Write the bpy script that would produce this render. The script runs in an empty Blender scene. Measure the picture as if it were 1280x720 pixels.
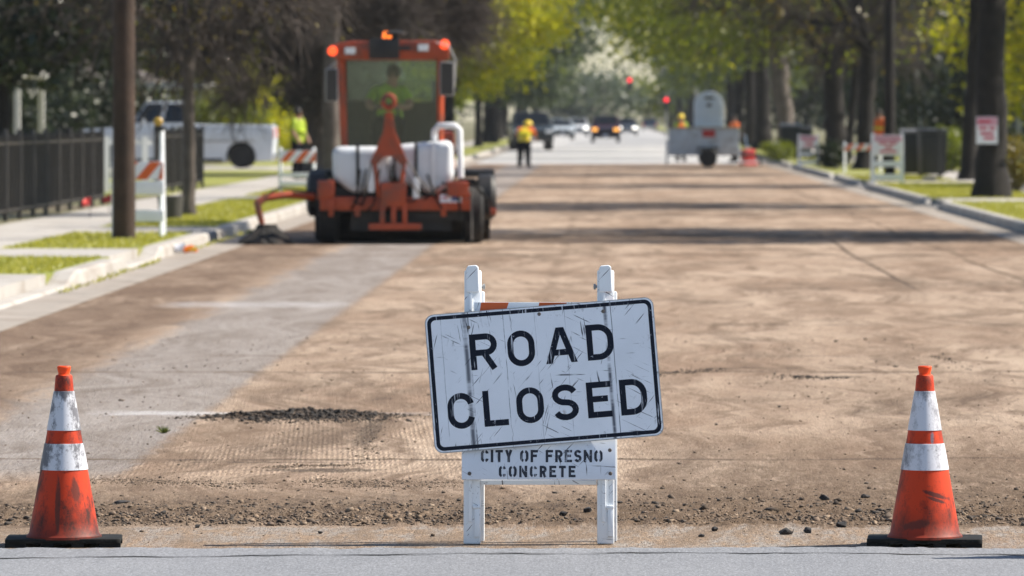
import bpy, bmesh, math, random
import numpy as np
from mathutils import Vector, Matrix, Quaternion
R = math.radians
rng = np.random.default_rng(7); random.seed(7)
sc = bpy.context.scene
C = sc.collection

# ------------------------------------------------------------------ camera, sky, sun, exposure
F = 7111.0; HX, HY, CAMH = 758.0, 146.0, 1.7          # focal length in px, vanishing point, eye height
cd = bpy.data.cameras.new('camera'); cam = bpy.data.objects.new('camera', cd); C.objects.link(cam)
cam.location = (0, 0, CAMH); cam.rotation_euler = (R(90), 0, 0)
cd.sensor_width = 36; cd.lens = 200; cd.clip_start = .1; cd.clip_end = 6000
cd.shift_x = (640-HX)/1280; cd.shift_y = -(360-HY)/1280
cd.dof.use_dof = True; cd.dof.focus_distance = 22.62; cd.dof.aperture_fstop = 7.0; cd.dof.aperture_blades = 9
sc.camera = cam
SUN_EL, SUN_AZ = 46.0, 11.0                            # azimuth from +X (right of the street) towards +Y
w = bpy.data.worlds.new('World'); sc.world = w; w.use_nodes = True
nt = w.node_tree; bg = nt.nodes['Background']
sky = nt.nodes.new('ShaderNodeTexSky'); sky.sky_type = 'NISHITA'; sky.sun_disc = False
sky.sun_elevation = R(SUN_EL); sky.sun_rotation = R(90-SUN_AZ); sky.dust_density = .6; sky.altitude = 90
nt.links.new(sky.outputs[0], bg.inputs[0]); bg.inputs[1].default_value = .08
sl = bpy.data.lights.new('sun', 'SUN'); sun = bpy.data.objects.new('sun', sl); C.objects.link(sun)
sl.energy = 5.0; sl.angle = R(.55); sl.color = (1, .92, .80)
sv = Vector((math.cos(R(SUN_EL))*math.cos(R(SUN_AZ)), math.cos(R(SUN_EL))*math.sin(R(SUN_AZ)), math.sin(R(SUN_EL))))
sun.rotation_euler = sv.to_track_quat('Z', 'Y').to_euler(); sun.location = (60, 40, 60)
vs = sc.view_settings; vs.view_transform = 'Standard'; vs.look = 'None'; vs.gamma = 1; vs.exposure = .95
vs.use_curve_mapping = False

def G(px, py, z=0.0):                                  # pixel -> point on the level plane z
    Y = (CAMH-z)*F/(py-HY); return Vector(((px-HX)/F*Y, Y, z))
def AT(px, py, Y):                                     # pixel -> point at a known distance
    return Vector(((px-HX)/F*Y, Y, CAMH+(HY-py)/F*Y))

# ------------------------------------------------------------------ helpers
def tag(o, label=None, cat=None, group=None, kind=None):
    if label: o['label'] = label
    if cat: o['category'] = cat
    if group: o['group'] = group
    if kind: o['kind'] = kind
    return o
def empty(name, loc, rz=0, label=None, cat=None, group=None):
    o = bpy.data.objects.new(name, None); C.objects.link(o); o.location = loc; o.rotation_euler = (0, 0, rz)
    o.empty_display_size = .2
    return tag(o, label, cat, group)
def link(name, me, mat, parent=None):
    o = bpy.data.objects.new(name, me); C.objects.link(o)
    if mat is not None:
        for m in (mat if isinstance(mat, (list, tuple)) else [mat]): me.materials.append(m)
    if parent is not None: o.parent = parent
    return o
def np_mesh(name, V, Q, mat, parent=None, smooth=False):
    V = np.asarray(V, np.float32); Q = np.asarray(Q, np.int32); n = Q.shape[1]
    me = bpy.data.meshes.new(name)
    me.vertices.add(len(V)); me.vertices.foreach_set('co', V.ravel())
    me.loops.add(Q.size); me.loops.foreach_set('vertex_index', Q.ravel())
    me.polygons.add(len(Q)); me.polygons.foreach_set('loop_start', np.arange(0, Q.size, n, dtype=np.int32))
    me.polygons.foreach_set('loop_total', np.full(len(Q), n, np.int32))
    me.update(calc_edges=True)
    if smooth: me.polygons.foreach_set('use_smooth', np.ones(len(Q), bool))
    return link(name, me, mat, parent)

class MB:
    def __init__(s): s.v = []; s.f = []; s.m = Matrix.Identity(4)
    def add(s, vs, fs):
        b = len(s.v); s.v += [tuple(s.m @ Vector(p)) for p in vs]; s.f += [tuple(i+b for i in f) for f in fs]; return s
    def box(s, c, d, rot=None, taper=(1, 1)):
        x, y, z = d[0]/2, d[1]/2, d[2]/2; tx, ty = taper
        P = [(-x, -y, -z), (x, -y, -z), (x, y, -z), (-x, y, -z), (-x*tx, -y*ty, z), (x*tx, -y*ty, z), (x*tx, y*ty, z), (-x*tx, y*ty, z)]
        M = Matrix.Translation(c) @ (rot.to_matrix().to_4x4() if rot is not None else Matrix.Identity(4))
        return s.add([M @ Vector(p) for p in P], [(3, 2, 1, 0), (4, 5, 6, 7), (0, 1, 5, 4), (1, 2, 6, 5), (2, 3, 7, 6), (3, 0, 4, 7)])
    def tube(s, pts, rad, n=8, cap=True):
        pts = [Vector(p) for p in pts]; rad = rad if isinstance(rad, (list, tuple)) else [rad]*len(pts)
        vs, fs = [], []; up = None
        for i, p in enumerate(pts):
            t = (pts[min(i+1, len(pts)-1)]-pts[max(i-1, 0)]).normalized()
            if up is None: up = Vector((0, 0, 1)) if abs(t.z) < .9 else Vector((0, 1, 0))
            a = t.cross(up).normalized(); b = a.cross(t).normalized(); up = b
            for k in range(n):
                th = 2*math.pi*k/n; vs.append(p+rad[i]*(math.cos(th)*a+math.sin(th)*b))
        for i in range(len(pts)-1):
            for k in range(n):
                k2 = (k+1) % n; fs.append((i*n+k, i*n+k2, (i+1)*n+k2, (i+1)*n+k))
        if cap: fs.append(tuple(range(n))[::-1]); fs.append(tuple((len(pts)-1)*n+k for k in range(n)))
        return s.add(vs, fs)
    def lathe(s, prof, n=24, axis='z', c=(0, 0, 0)):
        vs, fs = [], []; m = len(prof)
        for (r, h) in prof:
            for k in range(n):
                a = 2*math.pi*k/n; x, y = r*math.cos(a), r*math.sin(a)
                p = (x, y, h) if axis == 'z' else ((h, x, y) if axis == 'x' else (y, h, x))
                vs.append((p[0]+c[0], p[1]+c[1], p[2]+c[2]))
        for i in range(m-1):
            for k in range(n): fs.append((i*n+k, i*n+(k+1) % n, (i+1)*n+(k+1) % n, (i+1)*n+k))
        if prof[0][0] > 1e-4: fs.append(tuple(range(n))[::-1])
        if prof[-1][0] > 1e-4: fs.append(tuple((m-1)*n+k for k in range(n)))
        return s.add(vs, fs)
    def prism(s, poly, a0, a1, axis='y'):              # poly of (u,v); axis y: (u,a,v); axis x: (a,u,v); axis z: (u,v,a)
        n = len(poly)
        g = {'y': lambda u, v, a: (u, a, v), 'x': lambda u, v, a: (a, u, v), 'z': lambda u, v, a: (u, v, a)}[axis]
        vs = [g(u, v, a0) for u, v in poly]+[g(u, v, a1) for u, v in poly]
        fs = [tuple(range(n)), tuple(range(2*n-1, n-1, -1))]+[(i, i+n, (i+1) % n+n, (i+1) % n) for i in range(n)]
        return s.add(vs, fs)
    def sphere(s, c, r, n=12, m=8):
        r = r if isinstance(r, (tuple, list)) else (r, r, r)
        vs, fs = [], []
        for i in range(m+1):
            t = math.pi*i/m
            for k in range(n):
                a = 2*math.pi*k/n; vs.append((c[0]+r[0]*math.sin(t)*math.cos(a), c[1]+r[1]*math.sin(t)*math.sin(a), c[2]+r[2]*math.cos(t)))
        for i in range(m):
            for k in range(n): fs.append((i*n+k, (i+1)*n+k, (i+1)*n+(k+1) % n, i*n+(k+1) % n))
        return s.add(vs, fs)
    def build(s, name, mat, parent=None, smooth=False, bevel=0, seg=2):
        me = bpy.data.meshes.new(name); me.from_pydata(s.v, [], s.f)
        bm = bmesh.new(); bm.from_mesh(me); bmesh.ops.remove_doubles(bm, verts=bm.verts, dist=1e-5)
        bmesh.ops.recalc_face_normals(bm, faces=bm.faces)
        if bevel:
            ed = [e for e in bm.edges if len(e.link_faces) == 2 and e.calc_face_angle(0) > .5]
            bmesh.ops.bevel(bm, geom=ed, offset=bevel, segments=seg, affect='EDGES', profile=.6, clamp_overlap=True)
        bm.to_mesh(me); bm.free()
        if smooth:
            me.polygons.foreach_set('use_smooth', np.ones(len(me.polygons), bool))
            me.set_sharp_from_angle(angle=R(40))
        return link(name, me, mat, parent)
def B(name, mat, parent, c, d, rot=None, bevel=0, taper=(1, 1)): return MB().box(c, d, rot, taper).build(name, mat, parent, bevel=bevel, smooth=bevel > 0)

# ------------------------------------------------------------------ materials
def newmat(name):
    m = bpy.data.materials.new(name); m.use_nodes = True; t = m.node_tree
    return m, t, t.nodes['Principled BSDF']
class NT:                                              # tiny node-writing helper
    def __init__(s, t): s.t = t
    def n(s, typ, **k):
        x = s.t.nodes.new(typ)
        for a, b in k.items(): setattr(x, a, b)
        return x
    def l(s, a, b): s.t.links.new(a, b)
    def put(s, sock, val):
        if hasattr(val, 'is_output'): s.l(val, sock)
        else:
            try: sock.default_value = val
            except Exception: sock.default_value = (*val, 1)
    def math(s, op, a, b=None, clamp=False):
        x = s.n('ShaderNodeMath', operation=op, use_clamp=clamp); s.put(x.inputs[0], a)
        if b is not None: s.put(x.inputs[1], b)
        return x.outputs[0]
    def noise(s, vec, scale, detail=4, rough=.55):
        x = s.n('ShaderNodeTexNoise'); s.l(vec, x.inputs['Vector']); x.inputs['Scale'].default_value = scale
        x.inputs['Detail'].default_value = detail; x.inputs['Roughness'].default_value = rough; return x.outputs['Fac']
    def map(s, vec, sc=(1, 1, 1), loc=(0, 0, 0), rot=(0, 0, 0)):
        x = s.n('ShaderNodeMapping'); s.l(vec, x.inputs[0]); x.inputs['Scale'].default_value = sc
        x.inputs['Location'].default_value = loc; x.inputs['Rotation'].default_value = rot; return x.outputs[0]
    def ramp(s, fac, lo, hi, a=0.0, b=1.0):            # linear step
        x = s.n('ShaderNodeMapRange', clamp=True); s.put(x.inputs[0], fac); s.put(x.inputs[1], lo); s.put(x.inputs[2], hi)
        s.put(x.inputs[3], a); s.put(x.inputs[4], b); return x.outputs[0]
    def mix(s, fac, a, b):
        x = s.n('ShaderNodeMix', data_type='RGBA'); s.put(x.inputs[0], fac)
        for i, v in ((6, a), (7, b)):
            if hasattr(v, 'is_output'): s.l(v, x.inputs[i])
            else: x.inputs[i].default_value = (*v, 1)
        return x.outputs[2]
    def bump(s, h, strength=.3, dist=.01):
        x = s.n('ShaderNodeBump'); s.l(h, x.inputs['Height']); x.inputs['Strength'].default_value = strength
        x.inputs['Distance'].default_value = dist; return x.outputs[0]
def pm(name, col, rough=.6, var=.25, scale=3., col2=None, metal=0., bump=0., bdist=.005, dirt=None, dscale=6., damt=.35, spec=None, coord='Object'):
    m, t, p = newmat(name); k = NT(t); tc = k.n('ShaderNodeTexCoord').outputs[coord]
    c2 = col2 or tuple(max(0, c*(1-var)) for c in col)
    n1 = k.noise(tc, scale, 5); c = k.mix(k.ramp(n1, .35, .65), col, c2)
    if dirt:
        n2 = k.noise(tc, dscale, 8, .7); c = k.mix(k.ramp(n2, .5, .72, 0, damt*2), c, dirt)
    k.l(c, p.inputs['Base Color']); p.inputs['Roughness'].default_value = rough; p.inputs['Metallic'].default_value = metal
    if spec is not None: p.inputs['Specular IOR Level'].default_value = spec
    if bump: k.l(k.bump(k.noise(tc, scale*8, 6), bump, bdist), p.inputs['Normal'])
    return m
def emit(name, col, s):
    m, t, p = newmat(name); p.inputs['Base Color'].default_value = (*col, 1)
    p.inputs['Emission Color'].default_value = (*col, 1); p.inputs['Emission Strength'].default_value = s; return m
def glassmat(name, tint=(.5, .6, .58), a=.35, rough=.03):
    m, t, p = newmat(name); k = NT(t); out = t.nodes['Material Output']
    tr = k.n('ShaderNodeBsdfTransparent'); tr.inputs[0].default_value = (*tint, 1)
    gl = k.n('ShaderNodeBsdfGlossy'); gl.inputs[1].default_value = rough
    mx = k.n('ShaderNodeMixShader'); fr = k.n('ShaderNodeFresnel'); fr.inputs[0].default_value = 1.5
    k.l(fr.outputs[0], mx.inputs[0]); k.l(tr.outputs[0], mx.inputs[1]); k.l(gl.outputs[0], mx.inputs[2]); k.l(mx.outputs[0], out.inputs[0]); return m
def leafmat(name, c1, c2, trans=.45):
    m, t, p = newmat(name); k = NT(t); out = t.nodes['Material Output']
    ri = k.n('ShaderNodeNewGeometry').outputs['Random Per Island']; c = k.mix(ri, c1, c2)
    k.l(c, p.inputs['Base Color']); p.inputs['Roughness'].default_value = .45
    tl = k.n('ShaderNodeBsdfTranslucent'); k.l(k.mix(.35, c, (c2[0]*1.6, c2[1]*1.6, c2[2]*.6)), tl.inputs[0])
    mx = k.n('ShaderNodeMixShader'); mx.inputs[0].default_value = trans
    k.l(p.outputs[0], mx.inputs[1]); k.l(tl.outputs[0], mx.inputs[2]); k.l(mx.outputs[0], out.inputs[0]); return m
def islandmat(name, cols, rough=.9, nscale=60, dust=.3):
    m, t, p = newmat(name); k = NT(t); ri = k.n('ShaderNodeNewGeometry').outputs['Random Per Island']
    r = k.n('ShaderNodeValToRGB'); k.l(ri, r.inputs[0]); e = r.color_ramp.elements; r.color_ramp.interpolation = 'CONSTANT'
    while len(e) < len(cols): e.new(.5)
    for i, c in enumerate(cols): e[i].position = i/len(cols); e[i].color = (*c, 1)
    tc = k.n('ShaderNodeTexCoord').outputs['Object']; n = k.noise(tc, nscale, 4)
    k.l(k.mix(k.ramp(n, .3, .8, 0, dust), r.outputs[0], (.30, .22, .15)), p.inputs['Base Color']); p.inputs['Roughness'].default_value = rough
    k.l(k.bump(n, .5, .004), p.inputs['Normal']); return m

def road_material():
    m, t, p = newmat('milled_road'); k = NT(t); tc = k.n('ShaderNodeTexCoord').outputs['Object']
    sx = k.n('ShaderNodeSeparateXYZ'); k.l(tc, sx.inputs[0]); X, Y = sx.outputs[0], sx.outputs[1]
    mul = lambda *a: a[0] if len(a) == 1 else k.math('MULTIPLY', a[0], mul(*a[1:]))
    wn = k.n('ShaderNodeTexNoise'); k.l(tc, wn.inputs['Vector']); wn.inputs['Scale'].default_value = .35; wn.inputs['Detail'].default_value = 3
    wv = k.n('ShaderNodeVectorMath', operation='MULTIPLY_ADD'); k.l(wn.outputs['Color'], wv.inputs[0]); wv.inputs[1].default_value = (1.6, 3.5, 0); k.l(tc, wv.inputs[2]); tw = wv.outputs[0]
    big = k.noise(k.map(tc, (.5, .2, 1)), 1, 5, .6); mid = k.noise(k.map(tw, (3.4, .34, 1), (7, 3, 0)), 1, 10, .76); sml = k.noise(k.map(tc, (11, 2.2, 1)), 1, 9, .78)
    fine = k.noise(k.map(tc, (1, .13, 1)), 70, 6, .78); grit = k.noise(k.map(tc, (1, .12, 1), (3, 3, 0)), 170, 3, .65); rake = k.noise(k.map(tw, (14, .16, 1), (1, 8, 0)), 1, 8, .75)
    streak = k.noise(k.map(tw, (1.9, .05, 1)), 1, 8, .72); arcs = k.noise(k.map(tw, (1.1, .09, 1), (2, 5, 0)), 1, 10, .76); cross = k.noise(k.map(tw, (.7, .16, 1), (3, 9, 0)), 1, 10, .78)
    c = k.mix(k.ramp(big, .38, .62), (.52, .405, .31), (.30, .208, .148))
    c = k.mix(k.ramp(streak, .52, .66, 0, .6), c, (.17, .115, .08)); c = k.mix(k.ramp(streak, .46, .34, 0, .55), c, (.50, .39, .30))
    c = k.mix(k.ramp(mid, .5, .62, 0, .88), c, (.145, .097, .066)); c = k.mix(k.ramp(mid, .46, .32, 0, .6), c, (.58, .455, .34))
    c = k.mix(k.ramp(arcs, .52, .62, 0, .7), c, (.20, .138, .095)); c = k.mix(k.ramp(cross, .52, .62, 0, .85), c, (.11, .077, .055))
    c = k.mix(k.ramp(rake, .53, .66, 0, .6), c, (.19, .13, .09)); c = k.mix(k.ramp(rake, .46, .34, 0, .5), c, (.60, .475, .36))
    # lane swept clean to grey by the broom
    edge = k.math('ADD', X, k.ramp(sml, .3, .7, -.05, .05)); edgeL = k.math('ADD', X, k.ramp(mid, .3, .7, -.22, .22))
    sw = mul(k.ramp(edgeL, -3.6, -3.35), k.ramp(edge, -2.26, -2.34), k.ramp(Y, 26.4, 27.4))
    grey = k.mix(k.ramp(streak, .4, .6), (.34, .32, .31), (.25, .228, .215)); grey = k.mix(k.ramp(cross, .52, .66, 0, .7), grey, (.14, .115, .10)); grey = k.mix(k.ramp(mid, .5, .64, 0, .7), grey, (.15, .125, .108)); grey = k.mix(k.ramp(mid, .47, .36, 0, .5), grey, (.40, .38, .37))
    grey = k.mix(k.ramp(rake, .52, .66, 0, .55), grey, (.16, .14, .125)); grey = k.mix(k.ramp(rake, .46, .34, 0, .45), grey, (.43, .41, .40))
    c = k.mix(mul(sw, .94), c, grey)
    c = k.mix(mul(k.ramp(k.math('ABSOLUTE', k.math('ADD', edge, 2.28)), .07, .0), k.ramp(mid, .4, .6), .7), c, (.16, .115, .085))
    # darker reddish dirt beside the left gutter
    c = k.mix(mul(k.ramp(edgeL, -3.4, -3.8), k.ramp(mid, .36, .6, .35, .95)), c, (.125, .082, .058))
    def joint(coord, at, wid, amp, col, c, freq, seed, lo=.3, hi=.5, extra=None):
        wob = k.noise(k.map(tc, (freq, freq, 1), (seed, seed*2, 0)), 1, 5, .65)
        d = k.math('ABSOLUTE', k.math('SUBTRACT', k.math('ADD', coord, mul(k.math('SUBTRACT', wob, .5), amp)), at))
        on = k.noise(k.map(tc, (.8, .4, 1), (seed*3, 0, 0)), 1, 6, .7); f = mul(k.ramp(d, wid, wid*.2), k.ramp(on, lo, hi))
        return k.mix(mul(f, extra) if extra else f, c, col)
    for at, wid, s, lo in ((28.25, .1, .7, .38), (37.9, .14, 1.3, .36), (40.4, .1, 2.1, .48), (46.5, .3, 4.4, .48), (58, .45, 5.2, .46), (73, .7, 6.6, .44), (97, .8, 3.1, .44), (120, 1.2, 3.9, .42), (141, 1.4, 9.9, .42)):
        c = joint(Y, at, wid, .45, (.10, .07, .052), c, .5, s, lo, lo+.12)
    c = joint(Y, 80.5, 3.2, 5., (.06, .043, .033), c, .35, 2.7, .34, .5, k.ramp(X, -2.0, -1.2)); c = joint(Y, 100, 2.2, 5., (.09, .064, .048), c, .35, 6.1, .42, .56, k.ramp(X, -2.0, -1.2)); c = joint(Y, 70, .8, 3., (.1, .07, .052), c, .5, 4.9, .46, .58)  # first two: wide bands of debris with tree shade painted into the colour
    c = joint(X, 3.05, .045, .35, (.07, .05, .04), c, .09, 7.7, .2, .3, mul(k.ramp(Y, 54, 58), k.ramp(Y, 86, 80)))
    c = joint(X, .72, .13, .3, (.2, .145, .105), c, .12, 9.1, .45, .7, k.ramp(Y, 42, 52)); c = joint(X, -.55, .09, .3, (.17, .12, .085), c, .1, 11.2, .45, .6); c = joint(X, 4.3, .06, .4, (.12, .085, .06), c, .1, 5.2, .4, .5)
    # worn white stop line: scraps of paint left by the milling machine
    worn = k.noise(k.map(tc, (3, 11, 1)), 1, 8, .78); dl = k.math('ABSOLUTE', k.math('SUBTRACT', Y, k.math('ADD', 32.35, k.math('MULTIPLY', X, -.1))))
    ends = mul(k.ramp(X, -3.0, -2.75), k.ramp(X, -.75, -1.0)); lm = mul(k.ramp(dl, .30, .16), k.ramp(worn, .44, .57), ends, k.ramp(X, -2.25, -2.1, .95, .42))
    c = k.mix(lm, c, (.72, .73, .76))
    l2 = mul(k.ramp(k.math('ABSOLUTE', k.math('SUBTRACT', Y, 51.5)), 1.0, .4), k.ramp(worn, .42, .56), k.ramp(X, -4.1, -3.8), k.ramp(X, -2.3, -2.5)); c = k.mix(mul(l2, .6), c, (.66, .67, .70))
    # heaps of dark asphalt crumbs
    def blob(x0, y0, rx, ry, c, amt=.95):
        dx = k.math('DIVIDE', k.math('SUBTRACT', X, x0), rx); dy = k.math('DIVIDE', k.math('SUBTRACT', Y, y0), ry)
        r2 = k.math('ADD', k.math('ADD', mul(dx, dx), mul(dy, dy)), k.ramp(sml, .3, .7, -.9, .9)); return k.mix(k.ramp(r2, 1.15, .55, 0, amt), c, (.035, .028, .024))
    c = blob(-1.72, 32.1, .5, .32, c); c = blob(-1.45, 32.2, .5, .12, c, .8); c = blob(-2.0, 32.05, .45, .12, c, .7); c = blob(-1.28, 30.6, .06, 1.4, c, .6); c = blob(-1.38, 27.35, .3, .16, c, .75); c = blob(-1.6, 28.0, .55, .05, c, .6); c = blob(.85, 38.4, .3, .1, c, .7); c = blob(1.55, 37.2, .16, .12, c, .9); c = blob(1.3, 37.2, .1, .1, c, .8)
    # dark berm of dug-out dirt, then the pale gutter lip dusted with dirt
    yb = k.math('ADD', Y, k.ramp(mid, .3, .7, -.7, .7)); berm = mul(k.ramp(Y, 23.5, 23.75), k.ramp(yb, 26.3, 24.9))
    dirt = k.mix(k.ramp(sml, .4, .6), (.19, .135, .09), (.07, .05, .038)); dirt = k.mix(k.ramp(fine, .55, .7, 0, .7), dirt, (.36, .28, .2))
    c = k.mix(mul(berm, k.ramp(sml, .3, .55, .5, 1)), c, dirt)
    c = k.mix(mul(k.ramp(k.math('ADD', Y, k.ramp(mid, .3, .7, -1.5, 1.5)), 30.5, 26), k.ramp(X, -.1, .7), k.ramp(sml, .36, .54)), c, (.13, .09, .06))
    pale = k.mix(k.ramp(sml, .44, .56), (.36, .335, .31), (.36, .26, .18)); pale = k.mix(k.ramp(mid, .47, .55, 0, .8), pale, (.25, .18, .125)); pale = k.mix(k.ramp(fine, .5, .62, 0, .6), pale, (.22, .185, .155)); pale = k.mix(k.ramp(grit, .54, .62, 0, .8), pale, (.12, .095, .075))
    c = k.mix(k.ramp(k.math('ADD', Y, k.ramp(sml, .3, .7, -.1, .1)), 23.62, 23.5), c, pale)
    # milling-drum tooth marks
    d1 = k.math('ADD', mul(X, 2*math.pi/.026), mul(Y, 2*math.pi/.55)); d2 = k.math('ADD', mul(X, -2*math.pi/.09), mul(Y, 2*math.pi/.30)); d2 = k.math('ADD', d2, k.ramp(mid, .3, .7, -2, 2))
    d1 = k.math('ADD', d1, k.ramp(sml, .3, .7, -1.2, 1.2))
    tooth = mul(k.math('ADD', k.math('SINE', d1), .6), k.math('ADD', mul(k.math('SINE', d2), .9), .6))
    tm = mul(k.ramp(Y, 25.8, 27), k.ramp(Y, 46, 34), k.ramp(mid, .57, .43, .05, 1), k.ramp(arcs, .6, .45, .3, 1), k.ramp(X, -.3, .2, 1, .22), k.ramp(X, -2.45, -2.2, .25, 1), k.ramp(Y, 31.2, 32.5, 1, .35)); tooth = mul(tooth, tm)
    c = k.mix(k.ramp(tooth, .3, -.35, 0, .34), c, (.20, .135, .09)); c = k.mix(k.ramp(tooth, .6, 2., 0, .22), c, (.70, .56, .42))
    c = k.mix(k.ramp(fine, .53, .66, .0, .75), c, (.13, .088, .06)); c = k.mix(k.ramp(fine, .46, .32, 0, .45), c, (.56, .435, .325)); c = k.mix(k.ramp(grit, .58, .66, 0, .6), c, (.09, .065, .048))
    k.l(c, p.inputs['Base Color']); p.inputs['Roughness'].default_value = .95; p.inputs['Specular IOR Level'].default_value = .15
    h = k.math('ADD', mul(tooth, .35), k.math('ADD', fine, mul(sml, 2.)))
    k.l(k.bump(h, .9, .011), p.inputs['Normal']); return m
def asphalt_material(name, c1, c2, sp=.3):
    m, t, p = newmat(name); k = NT(t); tc = k.n('ShaderNodeTexCoord').outputs['Object']
    a = k.noise(k.map(tc, (1, .6, 1)), .8, 6, .6); f = k.noise(k.map(tc, (1, .22, 1)), 105, 3, .7); g = k.noise(k.map(tc, (1, .3, 1), (5, 5, 0)), 45, 5, .8)
    c = k.mix(k.ramp(a, .35, .65), c1, c2); c = k.mix(k.ramp(f, .51, .66, 0, .5), c, tuple(x*.5 for x in c1)); c = k.mix(k.ramp(f, .46, .34, 0, .6), c, tuple(min(1, x*1.7) for x in c1))
    c = k.mix(k.ramp(g, .5, .68, 0, .45), c, tuple(x*.55 for x in c1))
    k.l(c, p.inputs['Base Color']); p.inputs['Roughness'].default_value = .85; p.inputs['Specular IOR Level'].default_value = sp
    k.l(k.bump(k.math('ADD', f, g), .6, .004), p.inputs['Normal']); return m
def sign_material(name, base, streak=True):             # painted aluminium with scuffs, streaks and scratches
    m, t, p = newmat(name); k = NT(t); tc = k.n('ShaderNodeTexCoord').outputs['Object']
    sx = k.n('ShaderNodeSeparateXYZ'); k.l(tc, sx.inputs[0]); X = sx.outputs[0]
    a = k.noise(tc, 5, 5); c = k.mix(k.ramp(a, .3, .7), base, tuple(x*.9 for x in base))
    thr = k.noise(k.map(tc, (1, 1, 1), (4, 0, 2)), 9, 4)
    for ang, seed, lo, sc_ in ((.1, 1, .63, 95), (-.75, 5, .64, 110), (1.05, 9, .64, 110), (1.5, 13, .65, 90), (-.3, 17, .65, 120)):
        th_ = k.noise(k.map(tc, (1, 1, 1), (seed*2, 0, seed)), 4.5, 3)
        s = k.noise(k.map(k.map(tc, rot=(0, ang, 0)), (sc_, sc_, 4.5), (seed, seed, seed)), 1, 3, .6)
        c = k.mix(k.math('MULTIPLY', k.ramp(s, lo, lo+.035), k.ramp(th_, .52, .58)), c, (.07, .07, .085))
    ed = k.math('MAXIMUM', k.math('DIVIDE', k.math('ABSOLUTE', X), .457), k.math('DIVIDE', k.math('ABSOLUTE', sx.outputs[2]), .278)) if streak else .5
    sm = k.noise(k.map(tc, (16, 16, 11)), 1, 9, .8); sm = k.math('ADD', sm, k.ramp(ed, .72, 1., -.015, .05)); c = k.mix(k.ramp(sm, .61, .70, 0, .8), c, (.09, .09, .1))
    if streak:
        wob = k.math('ADD', X, k.math('MULTIPLY', k.math('SUBTRACT', k.noise(k.map(tc, (1, 1, 3)), 3, 3), .5), .006))
        for at, wd, st in ((-.300, .013, .9), (-.285, .004, .8), (.262, .010, .95), (-.02, .0014, .5), (.285, .0022, .9), (-.145, .0018, .9), (-.395, .002, .5), (.10, .0015, .5)):
            gap = k.noise(k.map(tc, (0, 0, 7), (at*30, 0, 0)), 1, 4, .7)
            d = k.math('ABSOLUTE', k.math('SUBTRACT', wob, at)); c = k.mix(k.math('MULTIPLY', k.ramp(d, wd, wd*.25, 0, st), k.ramp(gap, .38, .52)), c, (.06, .065, .09))
        v = k.n('ShaderNodeTexVoronoi'); k.l(k.map(tc, (1, 1, .5)), v.inputs['Vector']); v.inputs['Scale'].default_value = 7
        c = k.mix(k.math('MULTIPLY', k.ramp(v.outputs['Distance'], .085, .03), k.ramp(sm, .45, .55)), c, (.16, .08, .04))
    k.l(c, p.inputs['Base Color']); p.inputs['Roughness'].default_value = .42
    k.l(k.bump(sm, .15, .002), p.inputs['Normal']); return m
def inkmat(name, chip=(.62, .64, .7), lo=.62, ink=(.006, .009, .02)):
    m, t, p = newmat(name); k = NT(t); tc = k.n('ShaderNodeTexCoord').outputs['Object']
    c = ink
    s = k.noise(k.map(tc, (70, 70, 5), (2, 0, 3), (0, .5, 0)), 1, 4, .7); g = k.noise(tc, 60, 6, .75); thr = k.noise(tc, 8, 3)
    c = k.mix(k.math('MULTIPLY', k.ramp(s, lo, lo+.04), k.ramp(thr, .42, .6)), c, chip)
    c = k.mix(k.math('MULTIPLY', k.ramp(g, lo+.03, lo+.08), k.ramp(thr, .42, .6)), c, chip)
    k.l(c, p.inputs['Base Color']); p.inputs['Roughness'].default_value = .6; p.inputs['Specular IOR Level'].default_value = .2; return m
def mulr(k, *a): return a[0] if len(a) == 1 else k.math('MULTIPLY', a[0], mulr(k, *a[1:]))
def conemat(name, base, grime, amt, hi=.72, scuffs=()):
    m, t, p = newmat(name); k = NT(t); tc = k.n('ShaderNodeTexCoord').outputs['Object']
    a = k.noise(k.map(tc, (1, 1, .6)), 9, 8, .72); b = k.noise(k.map(tc, (40, 40, 7), rot=(0, .4, 0)), 1, 5, .7)
    sx = k.n('ShaderNodeSeparateXYZ'); k.l(tc, sx.inputs[0])
    c = k.mix(k.ramp(a, .48, hi, 0, amt), base, grime); c = k.mix(k.ramp(b, .6, .7, 0, amt), c, grime)
    c = k.mix(k.ramp(sx.outputs[2], .16, .03, 0, amt*.8), c, grime)
    for (x0, z0, rx, rz, sl_, col) in scuffs:                # individual tyre rubs and paint marks
        u = k.math('SUBTRACT', sx.outputs[0], x0); v_ = k.math('SUBTRACT', k.math('SUBTRACT', sx.outputs[2], z0), k.math('MULTIPLY', u, sl_))
        d = k.math('ADD', k.math('POWER', k.math('ABSOLUTE', k.math('DIVIDE', u, rx)), 2), k.math('POWER', k.math('ABSOLUTE', k.math('DIVIDE', v_, rz)), 2))
        c = k.mix(k.math('MULTIPLY', k.ramp(k.math('ADD', d, k.ramp(b, .3, .7, -.6, .6)), 1.1, .5, 0, .85), k.ramp(sx.outputs[1], .0, -.02)), c, col)
    sp_ = k.noise(tc, 120, 3, .7); c = k.mix(mulr(k, k.ramp(sp_, .55, .66), k.ramp(a, .42, .6), amt), c, grime)
    k.l(c, p.inputs['Base Color']); p.inputs['Roughness'].default_value = .6; p.inputs['Specular IOR Level'].default_value = .3; k.l(k.bump(a, .25, .004), p.inputs['Normal'])
    return m

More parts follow.
